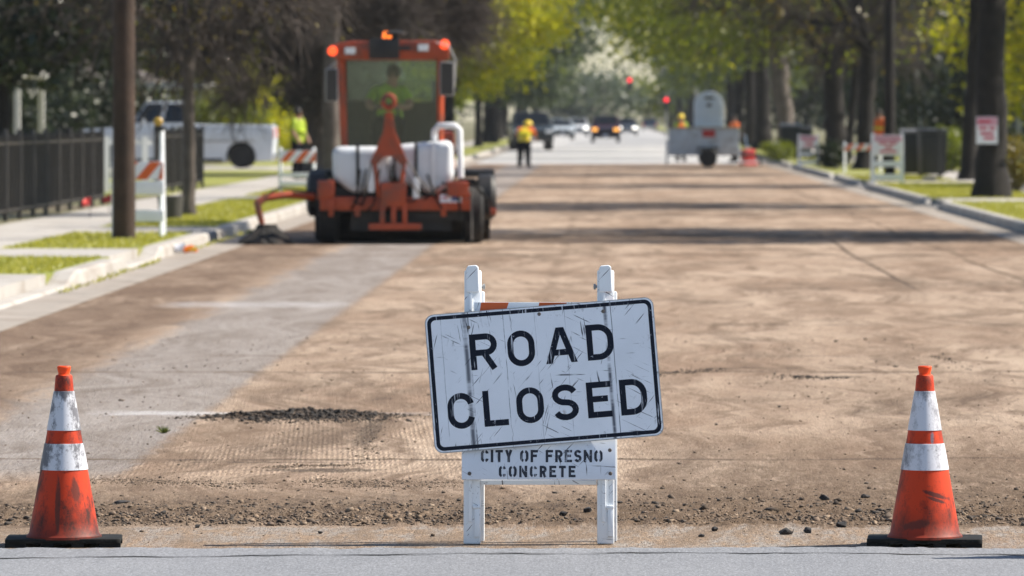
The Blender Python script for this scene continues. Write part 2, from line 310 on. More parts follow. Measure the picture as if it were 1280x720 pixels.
M = {}
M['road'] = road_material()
M['asphalt'] = asphalt_material('cross_street_asphalt', (.195, .203, .222), (.235, .243, .262))
M['far_asphalt'] = asphalt_material('far_street_asphalt', (.42, .415, .41), (.50, .49, .485))
M['concrete'] = pm('concrete', (.50, .47, .435), .9, .2, .7, bump=.3, dirt=(.25, .2, .155), dscale=1.6, damt=.45)
M['gutter'] = pm('gutter_concrete', (.42, .37, .32), .9, .3, 1.2, bump=.3, dirt=(.2, .15, .11), dscale=1.5, damt=.4)
M['lawn'] = pm('lawn', (.27, .27, .04), .95, .3, .55, col2=(.19, .22, .03), bump=.8, bdist=.03, dirt=(.24, .19, .09), dscale=1.3, damt=.5)
M['soil'] = pm('yard_ground', (.10, .11, .035), .95, .4, .25, col2=(.13, .10, .06), bump=.6, bdist=.03)
M['white'] = sign_material('weathered_white_plastic', (.82, .85, .88), False)
M['sign'] = sign_material('scuffed_sign_face', (.86, .88, .93))
M['ink'] = inkmat('chipped_black_legend', lo=.6); M['stencil'] = inkmat('stencil_paint', (.5, .53, .6), .57, (.035, .04, .055))
M['rimgrey'] = pm('grey_wheel_rim', (.4, .4, .41), .4, .2, 5)
M['liner'] = pm('wheel_arch_liner', (.008, .008, .009), .9, .2, 4)
M['rim'] = pm('bare_aluminium_edge', (.5, .5, .5), .5, .4, 30, metal=.6, dirt=(.1, .1, .1))
M['board'] = sign_material('painted_lower_board', (.74, .79, .88), False)
M['bolt'] = pm('rusty_bolt', (.18, .15, .13), .6, .5, 40, metal=.5)
M['cone'] = conemat('cone_orange', (.68, .05, .006), (.085, .02, .012), .9, .66)
M['cone_dirty'] = conemat('grimy_cone_orange', (.62, .045, .006), (.07, .018, .012), 1., .62, [(-.02, .16, .012, .12, .3, (.09, .03, .02)), (.05, .22, .02, .05, -1.2, (.12, .03, .02))])
M['cone_scuffed'] = conemat('scuffed_cone_orange', (.68, .05, .006), (.085, .02, .012), .9, .66, [(.045, .205, .05, .010, -.35, (.05, .02, .018)), (.05, .185, .04, .008, -.35, (.05, .02, .018)), (.03, .43, .008, .03, 0, (.16, .17, .22)), (-.03, .09, .06, .02, .2, (.12, .03, .02))])
M['cone_tip'] = conemat('cone_tip_orange', (.85, .075, .01), (.3, .05, .02), .25)
M['collar'] = conemat('dirty_reflective_collar', (.66, .67, .72), (.16, .16, .18), 1., .56)
M['collar_clean'] = conemat('cleaner_reflective_collar', (.70, .70, .75), (.22, .22, .245), .9, .62)
M['rubber'] = pm('black_rubber', (.012, .014, .014), .8, .4, 12, dirt=(.06, .055, .05), dscale=20, damt=.2, spec=.2)
M['tyre'] = pm('tyre_rubber', (.015, .015, .016), .85, .4, 8, dirt=(.1, .08, .06), damt=.25)
M['stones'] = islandmat('rubble', [(.10, .07, .05), (.20, .14, .095), (.045, .038, .034), (.22, .155, .105), (.11, .078, .055), (.25, .185, .13), (.055, .042, .034), (.085, .06, .044), (.15, .105, .075)])
M['crumbs'] = islandmat('asphalt_crumbs', [(.02, .017, .016), (.035, .028, .024), (.014, .013, .013), (.06, .045, .036)], dust=.06)
M['stones_dark'] = islandmat('dark_clods', [(.05, .038, .03), (.085, .062, .046), (.03, .024, .02), (.12, .085, .06)], dust=.2); M['chunk'] = pm('asphalt_chunk', (.03, .029, .03), .9, .5, 30, bump=.8, dirt=(.17, .13, .1), dscale=30, damt=.25)
M['orange'] = pm('sweeper_orange_paint', (.46, .062, .01), .45, .3, 3, dirt=(.115, .068, .045), dscale=3, damt=.5)
M['black'] = pm('black_steel', (.018, .018, .02), .55, .4, 6, dirt=(.1, .075, .055), dscale=4, damt=.3)
M['tank'] = pm('white_poly_tank', (.70, .73, .77), .45, .1, 3, dirt=(.42, .38, .34), dscale=3, damt=.2)
M['pipe'] = pm('white_pipe', (.75, .76, .78), .4, .1, 5)
M['glass'] = glassmat('cab_glass', (.88, .95, .93)); M['carglass'] = pm('dark_window_glass', (.012, .015, .018), .08, .3, 3)
M['mirror'] = pm('mirror_housing', (.03, .025, .022), .4, .3, 6); M['mrim'] = pm('mirror_rim', (.35, .34, .33), .5, .2, 6)
M['amber'] = pm('amber_lens', (.85, .2, .01), .25, .1, 5); M['redlens'] = pm('red_lens', (.75, .06, .02), .25, .1, 5); M['beacon'] = emit('lit_beacon', (1, .2, .02), .9); M['marker'] = emit('lit_marker_lamp', (1, .09, .02), .9)
M['lampwhite'] = pm('work_lamp_lens', (.8, .82, .85), .2, .1, 5); M['seat'] = pm('seat_vinyl', (.03, .02, .018), .7, .3, 5)
M['bristle'] = pm('broom_bristle', (.03, .027, .025), .95, .6, 30, bump=1., dirt=(.14, .1, .075))
M['chain'] = pm('steel_chain', (.22, .2, .18), .5, .4, 20, metal=.6); M['label'] = pm('white_label', (.75, .77, .85), .5, .15, 10)
M['blue'] = pm('label_blue', (.05, .08, .25), .5, .2, 10)
M['bark'] = pm('dark_bark', (.02, .0155, .013), .95, .5, 6, bump=1., bdist=.03); M['palebark'] = pm('pale_bark', (.14, .115, .1), .95, .4, 4, bump=1., bdist=.03)
M['polewood'] = pm('creosote_pole_wood', (.058, .033, .021), .9, .5, 4, bump=.8, bdist=.02, dirt=(.04, .028, .02), dscale=3)
M['twig'] = pm('bare_twigs', (.068, .053, .046), .9, .4, 3)
M['leaf_green'] = leafmat('spring_leaf', (.05, .09, .005), (.18, .2, .008), .5)
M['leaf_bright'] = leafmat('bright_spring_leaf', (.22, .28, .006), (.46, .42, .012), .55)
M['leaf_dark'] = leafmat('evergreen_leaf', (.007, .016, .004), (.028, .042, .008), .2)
M['leaf_grey'] = leafmat('grey_green_leaf', (.055, .08, .05), (.095, .12, .075), .4)
M['leaf_bud'] = leafmat('yellow_bud_leaf', (.10, .08, .01), (.18, .14, .014), .4)
M['grass'] = leafmat('grass_blade', (.27, .28, .03), (.42, .39, .06), .35)
M['fence'] = pm('black_iron', (.026, .02, .017), .5, .3, 4); M['fpost'] = pm('weathered_fence_post', (.085, .078, .072), .6, .3, 4)
M['stripe'] = pm('orange_stripe', (.75, .13, .02), .5, .2, 8); M['pink'] = pm('red_print', (.62, .07, .12), .6, .2, 20)
M['paper'] = pm('white_board', (.86, .86, .90), .6, .1, 5); M['pinkpaper'] = pm('pinkish_header', (.66, .33, .42), .6, .15, 12)
M['bin'] = pm('dark_bin_plastic', (.02, .021, .024), .5, .3, 3); M['binlid'] = pm('bin_lid_plastic', (.16, .16, .17), .35, .3, 3)
M['toilet'] = pm('pale_blue_grey_plastic', (.68, .76, .84), .5, .12, 3); M['toiletd'] = pm('toilet_door_plastic', (.60, .69, .78), .5, .12, 3)
M['steel'] = pm('trailer_steel', (.60, .66, .73), .5, .25, 2, dirt=(.15, .12, .1), dscale=3); M['tan'] = pm('trailer_wood', (.42, .35, .24), .8, .3, 5)
M['redmetal'] = pm('red_machine_paint', (.5, .03, .03), .4, .2, 4)
M['skin'] = pm('skin', (.33, .17, .11), .6, .15, 8); M['hair'] = pm('dark_hair', (.015, .011, .009), .7, .4, 20)
M['navy'] = pm('navy_work_trousers', (.012, .013, .018), 1., .4, 8, spec=.05); M['boot'] = pm('boot_leather', (.03, .02, .014), .7, .3, 8)
M['hiviz'] = pm('lime_high_visibility_cloth', (.30, .40, .02), .8, .2, 7); M['hivizo'] = pm('orange_high_visibility_cloth', (.85, .17, .02), .8, .2, 7)
M['cab_lime'] = pm('cab_brightened_lime_cloth', (.34, .5, .04), .9, .3, 7); M['greyshirt'] = pm('grey_shirt', (.11, .11, .12), .9, .3, 7); M['hat'] = pm('yellow_hard_hat', (.85, .62, .03), .35, .1, 5); M['limeband'] = pm('lime_tape', (.6, .75, .05), .6, .1, 5)  # driver's lime cloth: colour brightened in place of light inside the cab
M['shingle'] = pm('roof_shingle', (.12, .10, .09), .95, .4, 2, bump=.6); M['trimwhite'] = pm('white_trim', (.75, .75, .73), .6, .1, 3)
M['chrome'] = pm('chrome', (.7, .7, .7), .15, .1, 3, metal=1.); M['flagred'] = pm('red_flag', (.8, .05, .04), .6, .2, 10)
M['greypaint'] = pm('galvanised_pole', (.25, .25, .24), .6, .2, 3); M['sigblack'] = pm('signal_housing', (.02, .02, .02), .6, .2, 3)
M['redlit'] = emit('lit_red_signal', (1, .03, .05), 1.5); M['headlit'] = emit('lit_headlamp', (1, .95, .85), 2.5); M['amberlit'] = emit('lit_amber_lamp', (1, .42, .06), 1.3)
def darken(m, f):                                       # overall albedo trim of a finished material
    k = NT(m.node_tree); s_ = m.node_tree.nodes['Principled BSDF'].inputs['Base Color']; l_ = s_.links[0].from_socket
    x = k.n('ShaderNodeMix', data_type='RGBA', blend_type='MULTIPLY'); x.inputs[0].default_value = 1; k.l(l_, x.inputs[6]); x.inputs[7].default_value = (f, f, f, 1); k.l(x.outputs[2], s_)
for n_, f_ in dict(road=.86, concrete=.76, gutter=.72, far_asphalt=.86, asphalt=.86, lawn=.85, grass=.85, orange=.85, cone_dirty=.82, cone_scuffed=.82, collar=.9, collar_clean=.9, fence=.7, fpost=.7, stones=.85, crumbs=.8, stones_dark=.7, tank=.92, black=.6, tyre=.7, carglass=.7, bin=.6, bristle=.6).items(): darken(M[n_], f_)
def paint(name, c): return pm(name, c, .25, .08, 2, dirt=tuple(x*.6+.05 for x in c), dscale=2, damt=.1, spec=.6)
def wallmat(name, c): return pm(name, c, .9, .12, .8, bump=.4)

# ------------------------------------------------------------------ ground, road, kerbs
def vnoise(x, y, seed=0):
    r = np.random.default_rng(seed); T = r.random((256, 256))
    xi = np.floor(x).astype(int); yi = np.floor(y).astype(int); fx = x-xi; fy = y-yi
    fx = fx*fx*(3-2*fx); fy = fy*fy*(3-2*fy); g = lambda a, b: T[a % 256, b % 256]
    return (g(xi, yi)*(1-fx)+g(xi+1, yi)*fx)*(1-fy)+(g(xi, yi+1)*(1-fx)+g(xi+1, yi+1)*fx)*fy-.5
def fbm(x, y, f, o, seed=0):
    s = 0; a = 1
    for i in range(o): s = s+a*vnoise(x*f, y*f, seed+i); a *= .55; f *= 2.1
    return s
def sst(e0, e1, x): t = np.clip((x-e0)/(e1-e0), 0, 1); return t*t*(3-2*t)
def road_z(x, y):
    x = np.asarray(x, float); y = np.asarray(y, float)
    fade = sst(44, 38, y)*np.clip(np.abs(y-28)/.3, 0, 1)
    base = .006*fbm(x, y, 2.2, 4, 3)+.005*fbm(x, y, 14, 3, 9)
    edge = y+.3*fbm(x, y*0, .9, 3, 21); right = sst(-.1, .6, x)
    berm = sst(23.5, 23.7, edge)*np.maximum(sst(25.4+.8*right, 24.2, edge), .3*sst(27, 25.5, edge))
    lump = fbm(x, y, 3.3, 3, 31); cl = fbm(x, y, 22, 4, 35)
    z = base*(.25+.75*sst(23.4, 24.2, y))+berm*(.010+.022*np.clip(lump, -.25, 1)+.017*cl)
    md = np.exp(-(((x+1.72+.1*fbm(x, y, 1.5, 2, 5))/.42)**2)-((y-32.15)/.3)**2); z = z+md*.03*(1+1.2*fbm(x, y, 12, 4, 40))
    md2 = np.exp(-(((x+1.45)/.9)**2)-((y-32.1)/.16)**2); z = z+md2*.009*(1+1.8*fbm(x, y, 11, 4, 44))
    return (z*fade).clip(-.012, .09)
def grid(ys, xs, V, Q, first):
    XX, YY = np.meshgrid(xs, ys); ZZ = road_z(XX, YY); ZZ[:, [0, -1]] = 0; ZZ[0] = -.004 if first else 0; ZZ[-1] = 0
    ny, nx = XX.shape; I = np.arange(nx*ny).reshape(ny, nx)+sum(len(v) for v in V)
    Q.append(np.stack([I[:-1, :-1], I[:-1, 1:], I[1:, 1:], I[1:, :-1]], -1).reshape(-1, 4)); V.append(np.stack([XX, YY, ZZ], -1).reshape(-1, 3))
V, Q = [], []
grid(np.concatenate([np.linspace(22.3, 23.4, 30)[:-1], np.linspace(23.4, 26.4, 170)[:-1], np.linspace(26.4, 28, 40)]), np.concatenate([np.linspace(-4.8, -3.4, 24)[:-1], np.linspace(-3.4, 2.8, 480), np.linspace(2.8, 5.6, 40)[1:]]), V, Q, True)
grid(np.concatenate([np.linspace(28, 34, 130)[:-1], np.linspace(34, 44, 110)]), np.arange(-4.8, 5.61, .03).clip(-4.8, 5.6), V, Q, False)
V = np.concatenate(V); Q = np.concatenate(Q); nb = len(V)
far = [(-4.8, 44, 0), (5.6, 44, 0), (5.6, 206, 0), (-4.8, 206, 0)]
V = np.concatenate([V, far]); Q = np.concatenate([Q, [[nb, nb+1, nb+2, nb+3]]])
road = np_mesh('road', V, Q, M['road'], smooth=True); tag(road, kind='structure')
def sheet(name, x0, x1, y0, y1, z, mat, kind='structure', parent=None, ny=1):
    vs = [(x, y0+(y1-y0)*j/ny, z) for j in range(ny+1) for x in (x0, x1)]
    o = np_mesh(name, vs, [(2*j, 2*j+1, 2*j+3, 2*j+2) for j in range(ny)], mat, parent)
    if parent is None: tag(o, kind=kind)
    return o
# unmilled street beyond, and the street the photographer stands in (its edge is a low lip above the gutter)
far_st = MB().box((.4, 560, -.02), (10.4, 708, .05)).build('far_street', M['far_asphalt']); tag(far_st, kind='structure')
lx_ = np.concatenate([[-60, -20], np.linspace(-5, 5, 700), [20, 60]]); ln_ = .05*fbm(lx_, lx_*0, 1.3, 3, 81)+.035*fbm(lx_, lx_*0, 9, 4, 83); lz_ = .004*fbm(lx_, lx_*0, 2, 2, 85)+.005*fbm(lx_, lx_*0, 14, 3, 87)
rows = [(-30, .03, 0, 0), (20, .028, 0, 0), (21.6, .026, 0, .3), (21.95, .0255, .3, .7), (22.12, .0245, 1, 1), (22.17, .017, 1, 1), (22.2, .002, 1, .3), (22.21, -.2, 1, 0)]
Vc = np.concatenate([np.stack([lx_, y_+ln_*a_, z_+lz_*b_], 1) for y_, z_, a_, b_ in rows]); nc = len(lx_); Ic = np.arange(len(Vc)).reshape(len(rows), nc)
cs = np_mesh('cross_street', Vc, np.stack([Ic[:-1, :-1], Ic[:-1, 1:], Ic[1:, 1:], Ic[1:, :-1]], -1).reshape(-1, 4), M['asphalt']); tag(cs, kind='structure')
cv = []; cf = []
for i in range(0, 121):
    x = -3+i*.05; y = 21.72+.10*math.cos((x-.3)*1.1)-.02*x*x*.5+.02*math.sin(x*9)+.01*math.sin(x*31)
    wv = .012+.006*math.sin(x*13)
    cv += [(x, y-wv, .0285), (x, y+wv, .0285)]
    if i: a = 2*i-2; cf.append((a, a+2, a+3, a+1))
np_mesh('tar_seam', cv, cf, M['tyre'], cs)
ground = sheet('ground', -900, 900, -40, 2400, -.21, M['soil'])
terr = []
LAWN = .14
def slab(name, x0, x1, y0, y1, z, mat, parent=None, t=.34):
    o = MB().box(((x0+x1)/2, (y0+y1)/2, z-t/2), (x1-x0, y1-y0, t)).build(name, mat, parent)
    if parent is None: tag(o, kind='structure')
    return o
KL, KR = -5.28, 6.05                                    # kerb faces
yard_l = slab('yard_left', -80, -8.72, 22.9, 900, LAWN, M['soil']); yard_r = slab('yard_right', 10.12, 90, 22.9, 900, LAWN, M['soil'])
walk_l = slab('sidewalk_left', -8.7, -7.2, 22.9, 900, .15, M['concrete']); walk_r = slab('sidewalk_right', 8.6, 10.1, 22.9, 900, .15, M['concrete'])
dr_l = [(46.5, 56.2, 1), (63.4, 67.2, 1), (76.6, 80.6, 0), (108, 112, 1), (143, 147, 1), (178, 182, 1)]; dr_r = [(60, 64, 1), (104.5, 108.5, 1), (134, 138, 1), (152, 155, 1), (186, 190, 1)]
def parkway(side, drs, xk, xw):
    y = 22.9; n = 0
    for (a, b, cut) in drs+[(900, 900, 0)]:
        x0, x1 = sorted((xk, xw))
        slab('parkway_lawn_'+side, x0, x1, y, a-.01, LAWN, M['lawn'])
        if b > a: slab('driveway_'+side, x0, x1, a, b-.01, LAWN+.004, M['concrete'])
        y = b
parkway('left', dr_l, KL-.26, -7.21); parkway('right', dr_r, KR+.21, 8.59)
slab('front_lawn_left', -12.5, -8.73, 112, 300, LAWN+.006, M['lawn'], yard_l); slab('front_lawn_right', 10.13, 16, 60, 300, LAWN+.006, M['lawn'], yard_r)
slab('driveway_slab', -17, -8.73, 166, 178, LAWN+.012, M['concrete'], yard_l)
def kerb(side, xf, sgn, drs):                           # sgn: outward direction (away from the road)
    g = MB().prism([(xf-sgn*.47, -.25), (xf+sgn*.02, -.25), (xf+sgn*.02, .012), (xf-sgn*.47, .002)], 22.6, 900, 'y').build('gutter_'+side, M['gutter']); tag(g, kind='structure')
    def top(y):
        z = .15
        for (a, b, cut) in drs:
            if cut:
                if a <= y <= b: z = .035
                elif a-.9 < y < a: z = .035+.115*(a-y)/.9
                elif b < y < b+.9: z = .035+.115*(y-b)/.9
        return z
    cuts = [22.6]; y = 22.6
    while y < 320:
        y += 3.0; cuts.append(y)
    cuts.append(900)
    for i in range(len(cuts)-1):
        a, b = cuts[i]+.008, cuts[i+1]-.008; m = 6 if b-a < 10 else 1
        vs = []; fs = []
        for j in range(m+1):
            yy = a+(b-a)*j/m; z = top(yy)
            vs += [(xf, yy, -.2), (xf+sgn*.035, yy, z-.025), (xf+sgn*.065, yy, z), (xf+sgn*.2, yy, z+.002), (xf+sgn*(.255 if side == 'left' else .205), yy, z-.004), (xf+sgn*(.255 if side == 'left' else .205), yy, -.2)]
            if j:
                o = (j-1)*6; fs += [(o+q, o+q+1, o+q+7, o+q+6) for q in range(5)]
        fs += [tuple(range(6)), tuple(m*6+q for q in range(5, -1, -1))]
        MB().add(vs, fs).build('kerb_section', M['concrete'], g)
    return g
kerb('left', KL, -1, dr_l); kerb('right', KR, 1, dr_r)

# grass on the parkways and nearest yards: uncountable blades
def blades(name, areas, n, parent=None, hmax=.07):
    tot = sum((b-a)*(d-c) for a, b, c, d in areas); Vs = []
    for (a, b, c, d) in areas:
        k = int(n*(b-a)*(d-c)/tot); p = np.stack([rng.uniform(a, b, k), rng.uniform(c, d, k), np.full(k, LAWN)], 1)
        keep = fbm(p[:, 0], p[:, 1], .7, 3, 77) > -.35; p = p[keep]; k = len(p)
        th = rng.uniform(0, 6.283, k); h = rng.uniform(.015, hmax*.6, k); dx = np.stack([np.cos(th), np.sin(th), th*0], 1)*.011
        ln = np.stack([rng.normal(0, .02, k), rng.normal(0, .02, k), h], 1)
        Vs.append(np.stack([p-dx, p+dx, p+dx*.3+ln, p-dx*.3+ln], 1).reshape(-1, 3))
    V = np.concatenate(Vs); return np_mesh(name, V, np.arange(len(V)).reshape(-1, 4), M['grass'], parent)
gr = blades('grass', [(-7.15, -5.58, 56.5, 63), (-7.15, -5.58, 67.4, 76.4), (-7.15, -5.58, 81, 107.8), (-7.15, -5.58, 112.5, 142), (6.3, 8.55, 64, 104), (6.3, 8.55, 109, 133.5), (6.3, 8.55, 138.5, 151.5), (-7.15, -5.58, 147.5, 177)], 90000)
tag(gr, 'short yellow green grass on the strips between kerb and sidewalk', 'grass', kind='stuff')
wd = blades('weeds', [(-4.86, -4.78, 50, 62), (-4.87, -4.80, 66, 78)], 260, hmax=.09); tag(wd, 'low weeds growing in the joint along the gutter', 'weeds', kind='stuff')

# ------------------------------------------------------------------ rubble and crumbs
IV = np.array([(x_, y_, z_) for z_ in (-1, 1) for x_, y_ in ((-1, -1), (1, -1), (1, 1), (-1, 1))], float)*.62; IF = np.array([(3, 2, 1, 0), (4, 5, 6, 7), (0, 1, 5, 4), (1, 2, 6, 5), (2, 3, 7, 6), (3, 0, 4, 7)])
def stones(name, xy, size, mat, label, cat, flat=.75, sink=.25):
    n = len(xy); x, y = xy[:, 0], xy[:, 1]; z = road_z(x, y)
    V = IV[None]*rng.uniform(.35, 1.45, (n, 8, 3)); q = rng.normal(size=(n, 4)); q /= np.linalg.norm(q, axis=1, keepdims=True); w_, u_ = q[:, :1, None], q[:, None, 1:]
    t_ = 2*np.cross(np.broadcast_to(u_, V.shape), V); V = V+w_*t_+np.cross(np.broadcast_to(u_, V.shape), t_)
    V *= size[:, None, None]*rng.uniform(.6, 1.35, (n, 1, 3))*np.array([1.15, 1.15, flat]); V += np.stack([x, y, z+size*flat*sink], -1)[:, None]
    o = np_mesh(name, V.reshape(-1, 3), (IF[None]+8*np.arange(n)[:, None, None]).reshape(-1, 4), mat); return tag(o, label, cat, kind='stuff')
n = 26000; x = rng.uniform(-3.6, 3.0, n); y = 23.62+rng.gamma(1.4, .42, n)
keep = (fbm(x, y, 1.1, 3, 51)+.22*(x > .1)+.1 > rng.uniform(-.35, .55, n)) & (y < 27.6); x, y = x[keep], y[keep]
stones('rubble', np.stack([x, y], 1), np.minimum(.0022+rng.gamma(.7, .0030, len(x)), .024), M['stones'], 'loose brown rubble and gravel along the edge of the milled road', 'rubble')
n = 3800; x = rng.uniform(-4.5, 5, n); y = rng.uniform(22.7, 44, n); k = (y > 23.6) | (rng.random(n) < .6)
stones('loose_grit', np.stack([x[k], y[k]], 1), .0022+rng.gamma(.7, .0026, k.sum()), M['stones'], 'fine loose grit scattered over the milled road', 'grit')
def trail(p0, p1, n, s, wob=.1):
    a, b = G(*p0), G(*p1); t = rng.random(n); x = a.x+(b.x-a.x)*t+rng.normal(0, .04, n); y = a.y+(b.y-a.y)*t+rng.normal(0, s, n)+wob*fbm(t*6, t*0, 1, 3, 61); return np.stack([x, y], 1)
cr = [np.stack([rng.normal(-1.72, .25, 5500), rng.normal(32.1, .2, 5500)], 1), trail((262, 522), (468, 516), 800, .12),
       trail((800, 470), (900, 462), 300, .15), trail((970, 470), (1060, 474), 200, .12), trail((1170, 445), (1215, 462), 90, .2)]
nb_ = 3600; bx = rng.uniform(-3.6, 2.9, nb_); by = 23.75+rng.gamma(1.5, .4, nb_); kb_ = fbm(bx, by, 1.6, 3, 71) > .12; nd_ = 1100; cl_ = np.stack([rng.uniform(-.3, 3.0, nd_), 23.75+rng.gamma(1.3, .45, nd_)], 1); cl_ = cl_[fbm(cl_[:, 0], cl_[:, 1], 2.2, 3, 91) > -.05]; stones('dirt_clods', cl_, .005+rng.gamma(.9, .0048, len(cl_)).clip(0, .024), M['stones_dark'], 'dark clods of dug-up dirt beside the right part of the rubble', 'clods', flat=.65); cr.append(np.stack([bx[kb_], by[kb_]], 1))
tr_ = np.concatenate([trail((468, 525), (454, 572), 900, .3), trail((330, 584), (450, 581), 900, .05), trail((385, 602), (480, 606), 1300, .16), trail((120, 600), (330, 608), 1500, .14), trail((480, 607), (575, 604), 700, .2)])
stones('dirt_crumbs', tr_, .0016+rng.gamma(.8, .0014, len(tr_)).clip(0, .008), M['stones'], 'thin trails of fine brown dirt on the milled road', 'dirt')
cr = np.concatenate(cr); stones('asphalt_crumbs', cr, .0022+rng.gamma(.9, .0026, len(cr)).clip(0, .016), M['crumbs'], 'dark crumbs of broken asphalt left on the milled road', 'asphalt crumbs')
def chunk(px, py, rpx, label, fl=.7):
    c = G(px, py); r = rpx/F*c.y; b = bmesh.new(); a = random.uniform(.9, 1.6)
    for _ in range(16):                                 # angular lump: hull of scattered points
        q = Vector((random.gauss(0, 1), random.gauss(0, 1), random.gauss(0, 1))).normalized()*random.uniform(.65, 1.2); b.verts.new((q.x*a*r, q.y*r, q.z*fl*r))
    bmesh.ops.convex_hull(b, input=b.verts); bmesh.ops.delete(b, geom=[v for v in b.verts if not v.link_faces], context='VERTS'); bmesh.ops.bevel(b, geom=b.edges[:], offset=r*.06, segments=1, affect='EDGES')
    me = bpy.data.meshes.new('asphalt_chunk'); b.to_mesh(me); b.free(); o = link('asphalt_chunk', me, M['chunk'])
    o.location = (c.x, c.y, float(road_z(c.x, c.y))+fl*r*.55); o.rotation_euler = (0, 0, random.uniform(0, 3)); tag(o, label, 'chunk', 'broken asphalt chunks at the road edge')
for a in ((1031, 626, 7.5, 'round black asphalt lump behind the rubble near the orange cone'), (1080, 622, 6, 'small black asphalt lump touching the cone side of the rubble'), (983, 668, 9, 'largest black asphalt chunk at the front of the rubble'),
          (1010, 666, 7, 'flattish dark asphalt chunk beside the largest one'), (1052, 659, 7, 'grey topped asphalt chunk close to the cone base'), (893, 664, 5.5, 'dark asphalt chunk between sign stand and cone'),
          (876, 671, 4, 'tiny black asphalt bit on the pale gutter strip'), (400, 667, 4, 'lone black asphalt bit on the pale strip left of the sign stand'), (735, 644, 7, 'dark asphalt lump seen between the legs of the sign stand'),
          (705, 648, 6, 'dark lump beside the sign stand leg in the rubble'), (152, 630, 9, 'flat black asphalt slab piece next to the dirty cone'), (246, 660, 5, 'small dark asphalt lump right of the dirty cone')):
    chunk(*a, fl=.35 if 'flat black' in a[3] else .7)
p = G(205, 541); tf = MB()
for i in range(40):
    a = random.uniform(0, 6.28); l = random.uniform(.02, .05); tf.tube([(0, 0, 0), (math.cos(a)*l, math.sin(a)*l, random.uniform(.01, .04))], [.004, .001], 4)
o = tf.build('leaf_tuft', M['leaf_green']); o.location = (p.x, p.y, float(road_z(p.x, p.y))); tag(o, 'small green leafy tuft lying on the grey swept lane', 'weed')

# ------------------------------------------------------------------ lettering: stroke font
def arc(cx, cy, rx, ry, a0, a1, n=14): return [(cx+rx*math.cos(R(a0+(a1-a0)*i/n)), cy+ry*math.sin(R(a0+(a1-a0)*i/n))) for i in range(n+1)]
def glyph(ch, W, s, sten=False):                        # list of (polyline, closed) centre lines, height 1
    a = s/2; L, Rr, Bm, T = a, W-a, a, 1-a; r = (W-s)/2; m = W/2
    if ch == 'O':
        if sten: return [(arc(m, T-r, r, r, 108, 180)+arc(m, Bm+r, r, r, 180, 252), 0), (arc(m, Bm+r, r, r, 288, 360)+arc(m, T-r, r, r, 0, 72), 0)]
        return [(arc(m, T-r, r, r, 0, 180)+arc(m, Bm+r, r, r, 180, 360), 1)]
    if ch == 'C':
        if sten: return [(arc(m, T-r, r, r, 108, 180)+arc(m, Bm+r, r, r, 180, 252), 0), (arc(m, T-r, r, r, 72, 5), 0), (arc(m, Bm+r, r, r, 288, 355), 0)]
        return [(arc(m, T-r, r, r, 12, 180)+arc(m, Bm+r, r, r, 180, 348), 0)]
    if ch == 'D': q = min(.34, W-s-.1); return [([(L, Bm), (L, T)]+arc(Rr-q, T-q, q, q, 90, 0)+arc(Rr-q, Bm+q, q, q, 0, -90), 1)]
    if ch == 'R':
        q = (T-.47)/2; return [([(L, 0), (L, T)]+arc(Rr-q, T-q, q, q, 90, -90)+[(L+a, .47)], 0), ([(m-.02, .5), (Rr-.02, 0)], 0)]
    if ch == 'A': return [([(a*1.05, 0), (m-.02, 1)], 0), ([(W-a*1.05, 0), (m+.02, 1)], 0), ([(W*.22, .3), (W*.78, .3)], 0)]
    if ch == 'L': return [([(L, 1), (L, Bm), (W, Bm)], 0)]
    if ch == 'E': return [([(W, T), (L, T), (L, Bm), (W, Bm)], 0), ([(L, .52), (W*.86, .52)], 0)]
    if ch == 'F': return [([(W, T), (L, T), (L, 0)], 0), ([(L, .52), (W*.86, .52)], 0)]
    if ch == 'S':
        y = (1-s)/4; return [(arc(m, T-y, r, y, 20, 270)+arc(m, Bm+y, r, y, 90, -160)[1:], 0)]
    if ch == 'I': return [([(m, 0), (m, 1)], 0)]
    if ch == 'T': return [([(0, T), (W, T)], 0), ([(m, 1-s), (m, 0)], 0)]
    if ch == 'Y': return [([(a, 1), (m, .45), (m, 0)], 0), ([(W-a, 1), (m, .45)], 0)]
    if ch == 'N': return [([(L, 0), (L, 1)], 0), ([(Rr, 0), (Rr, 1)], 0), ([(L, 1-a), (Rr, a)], 0)]
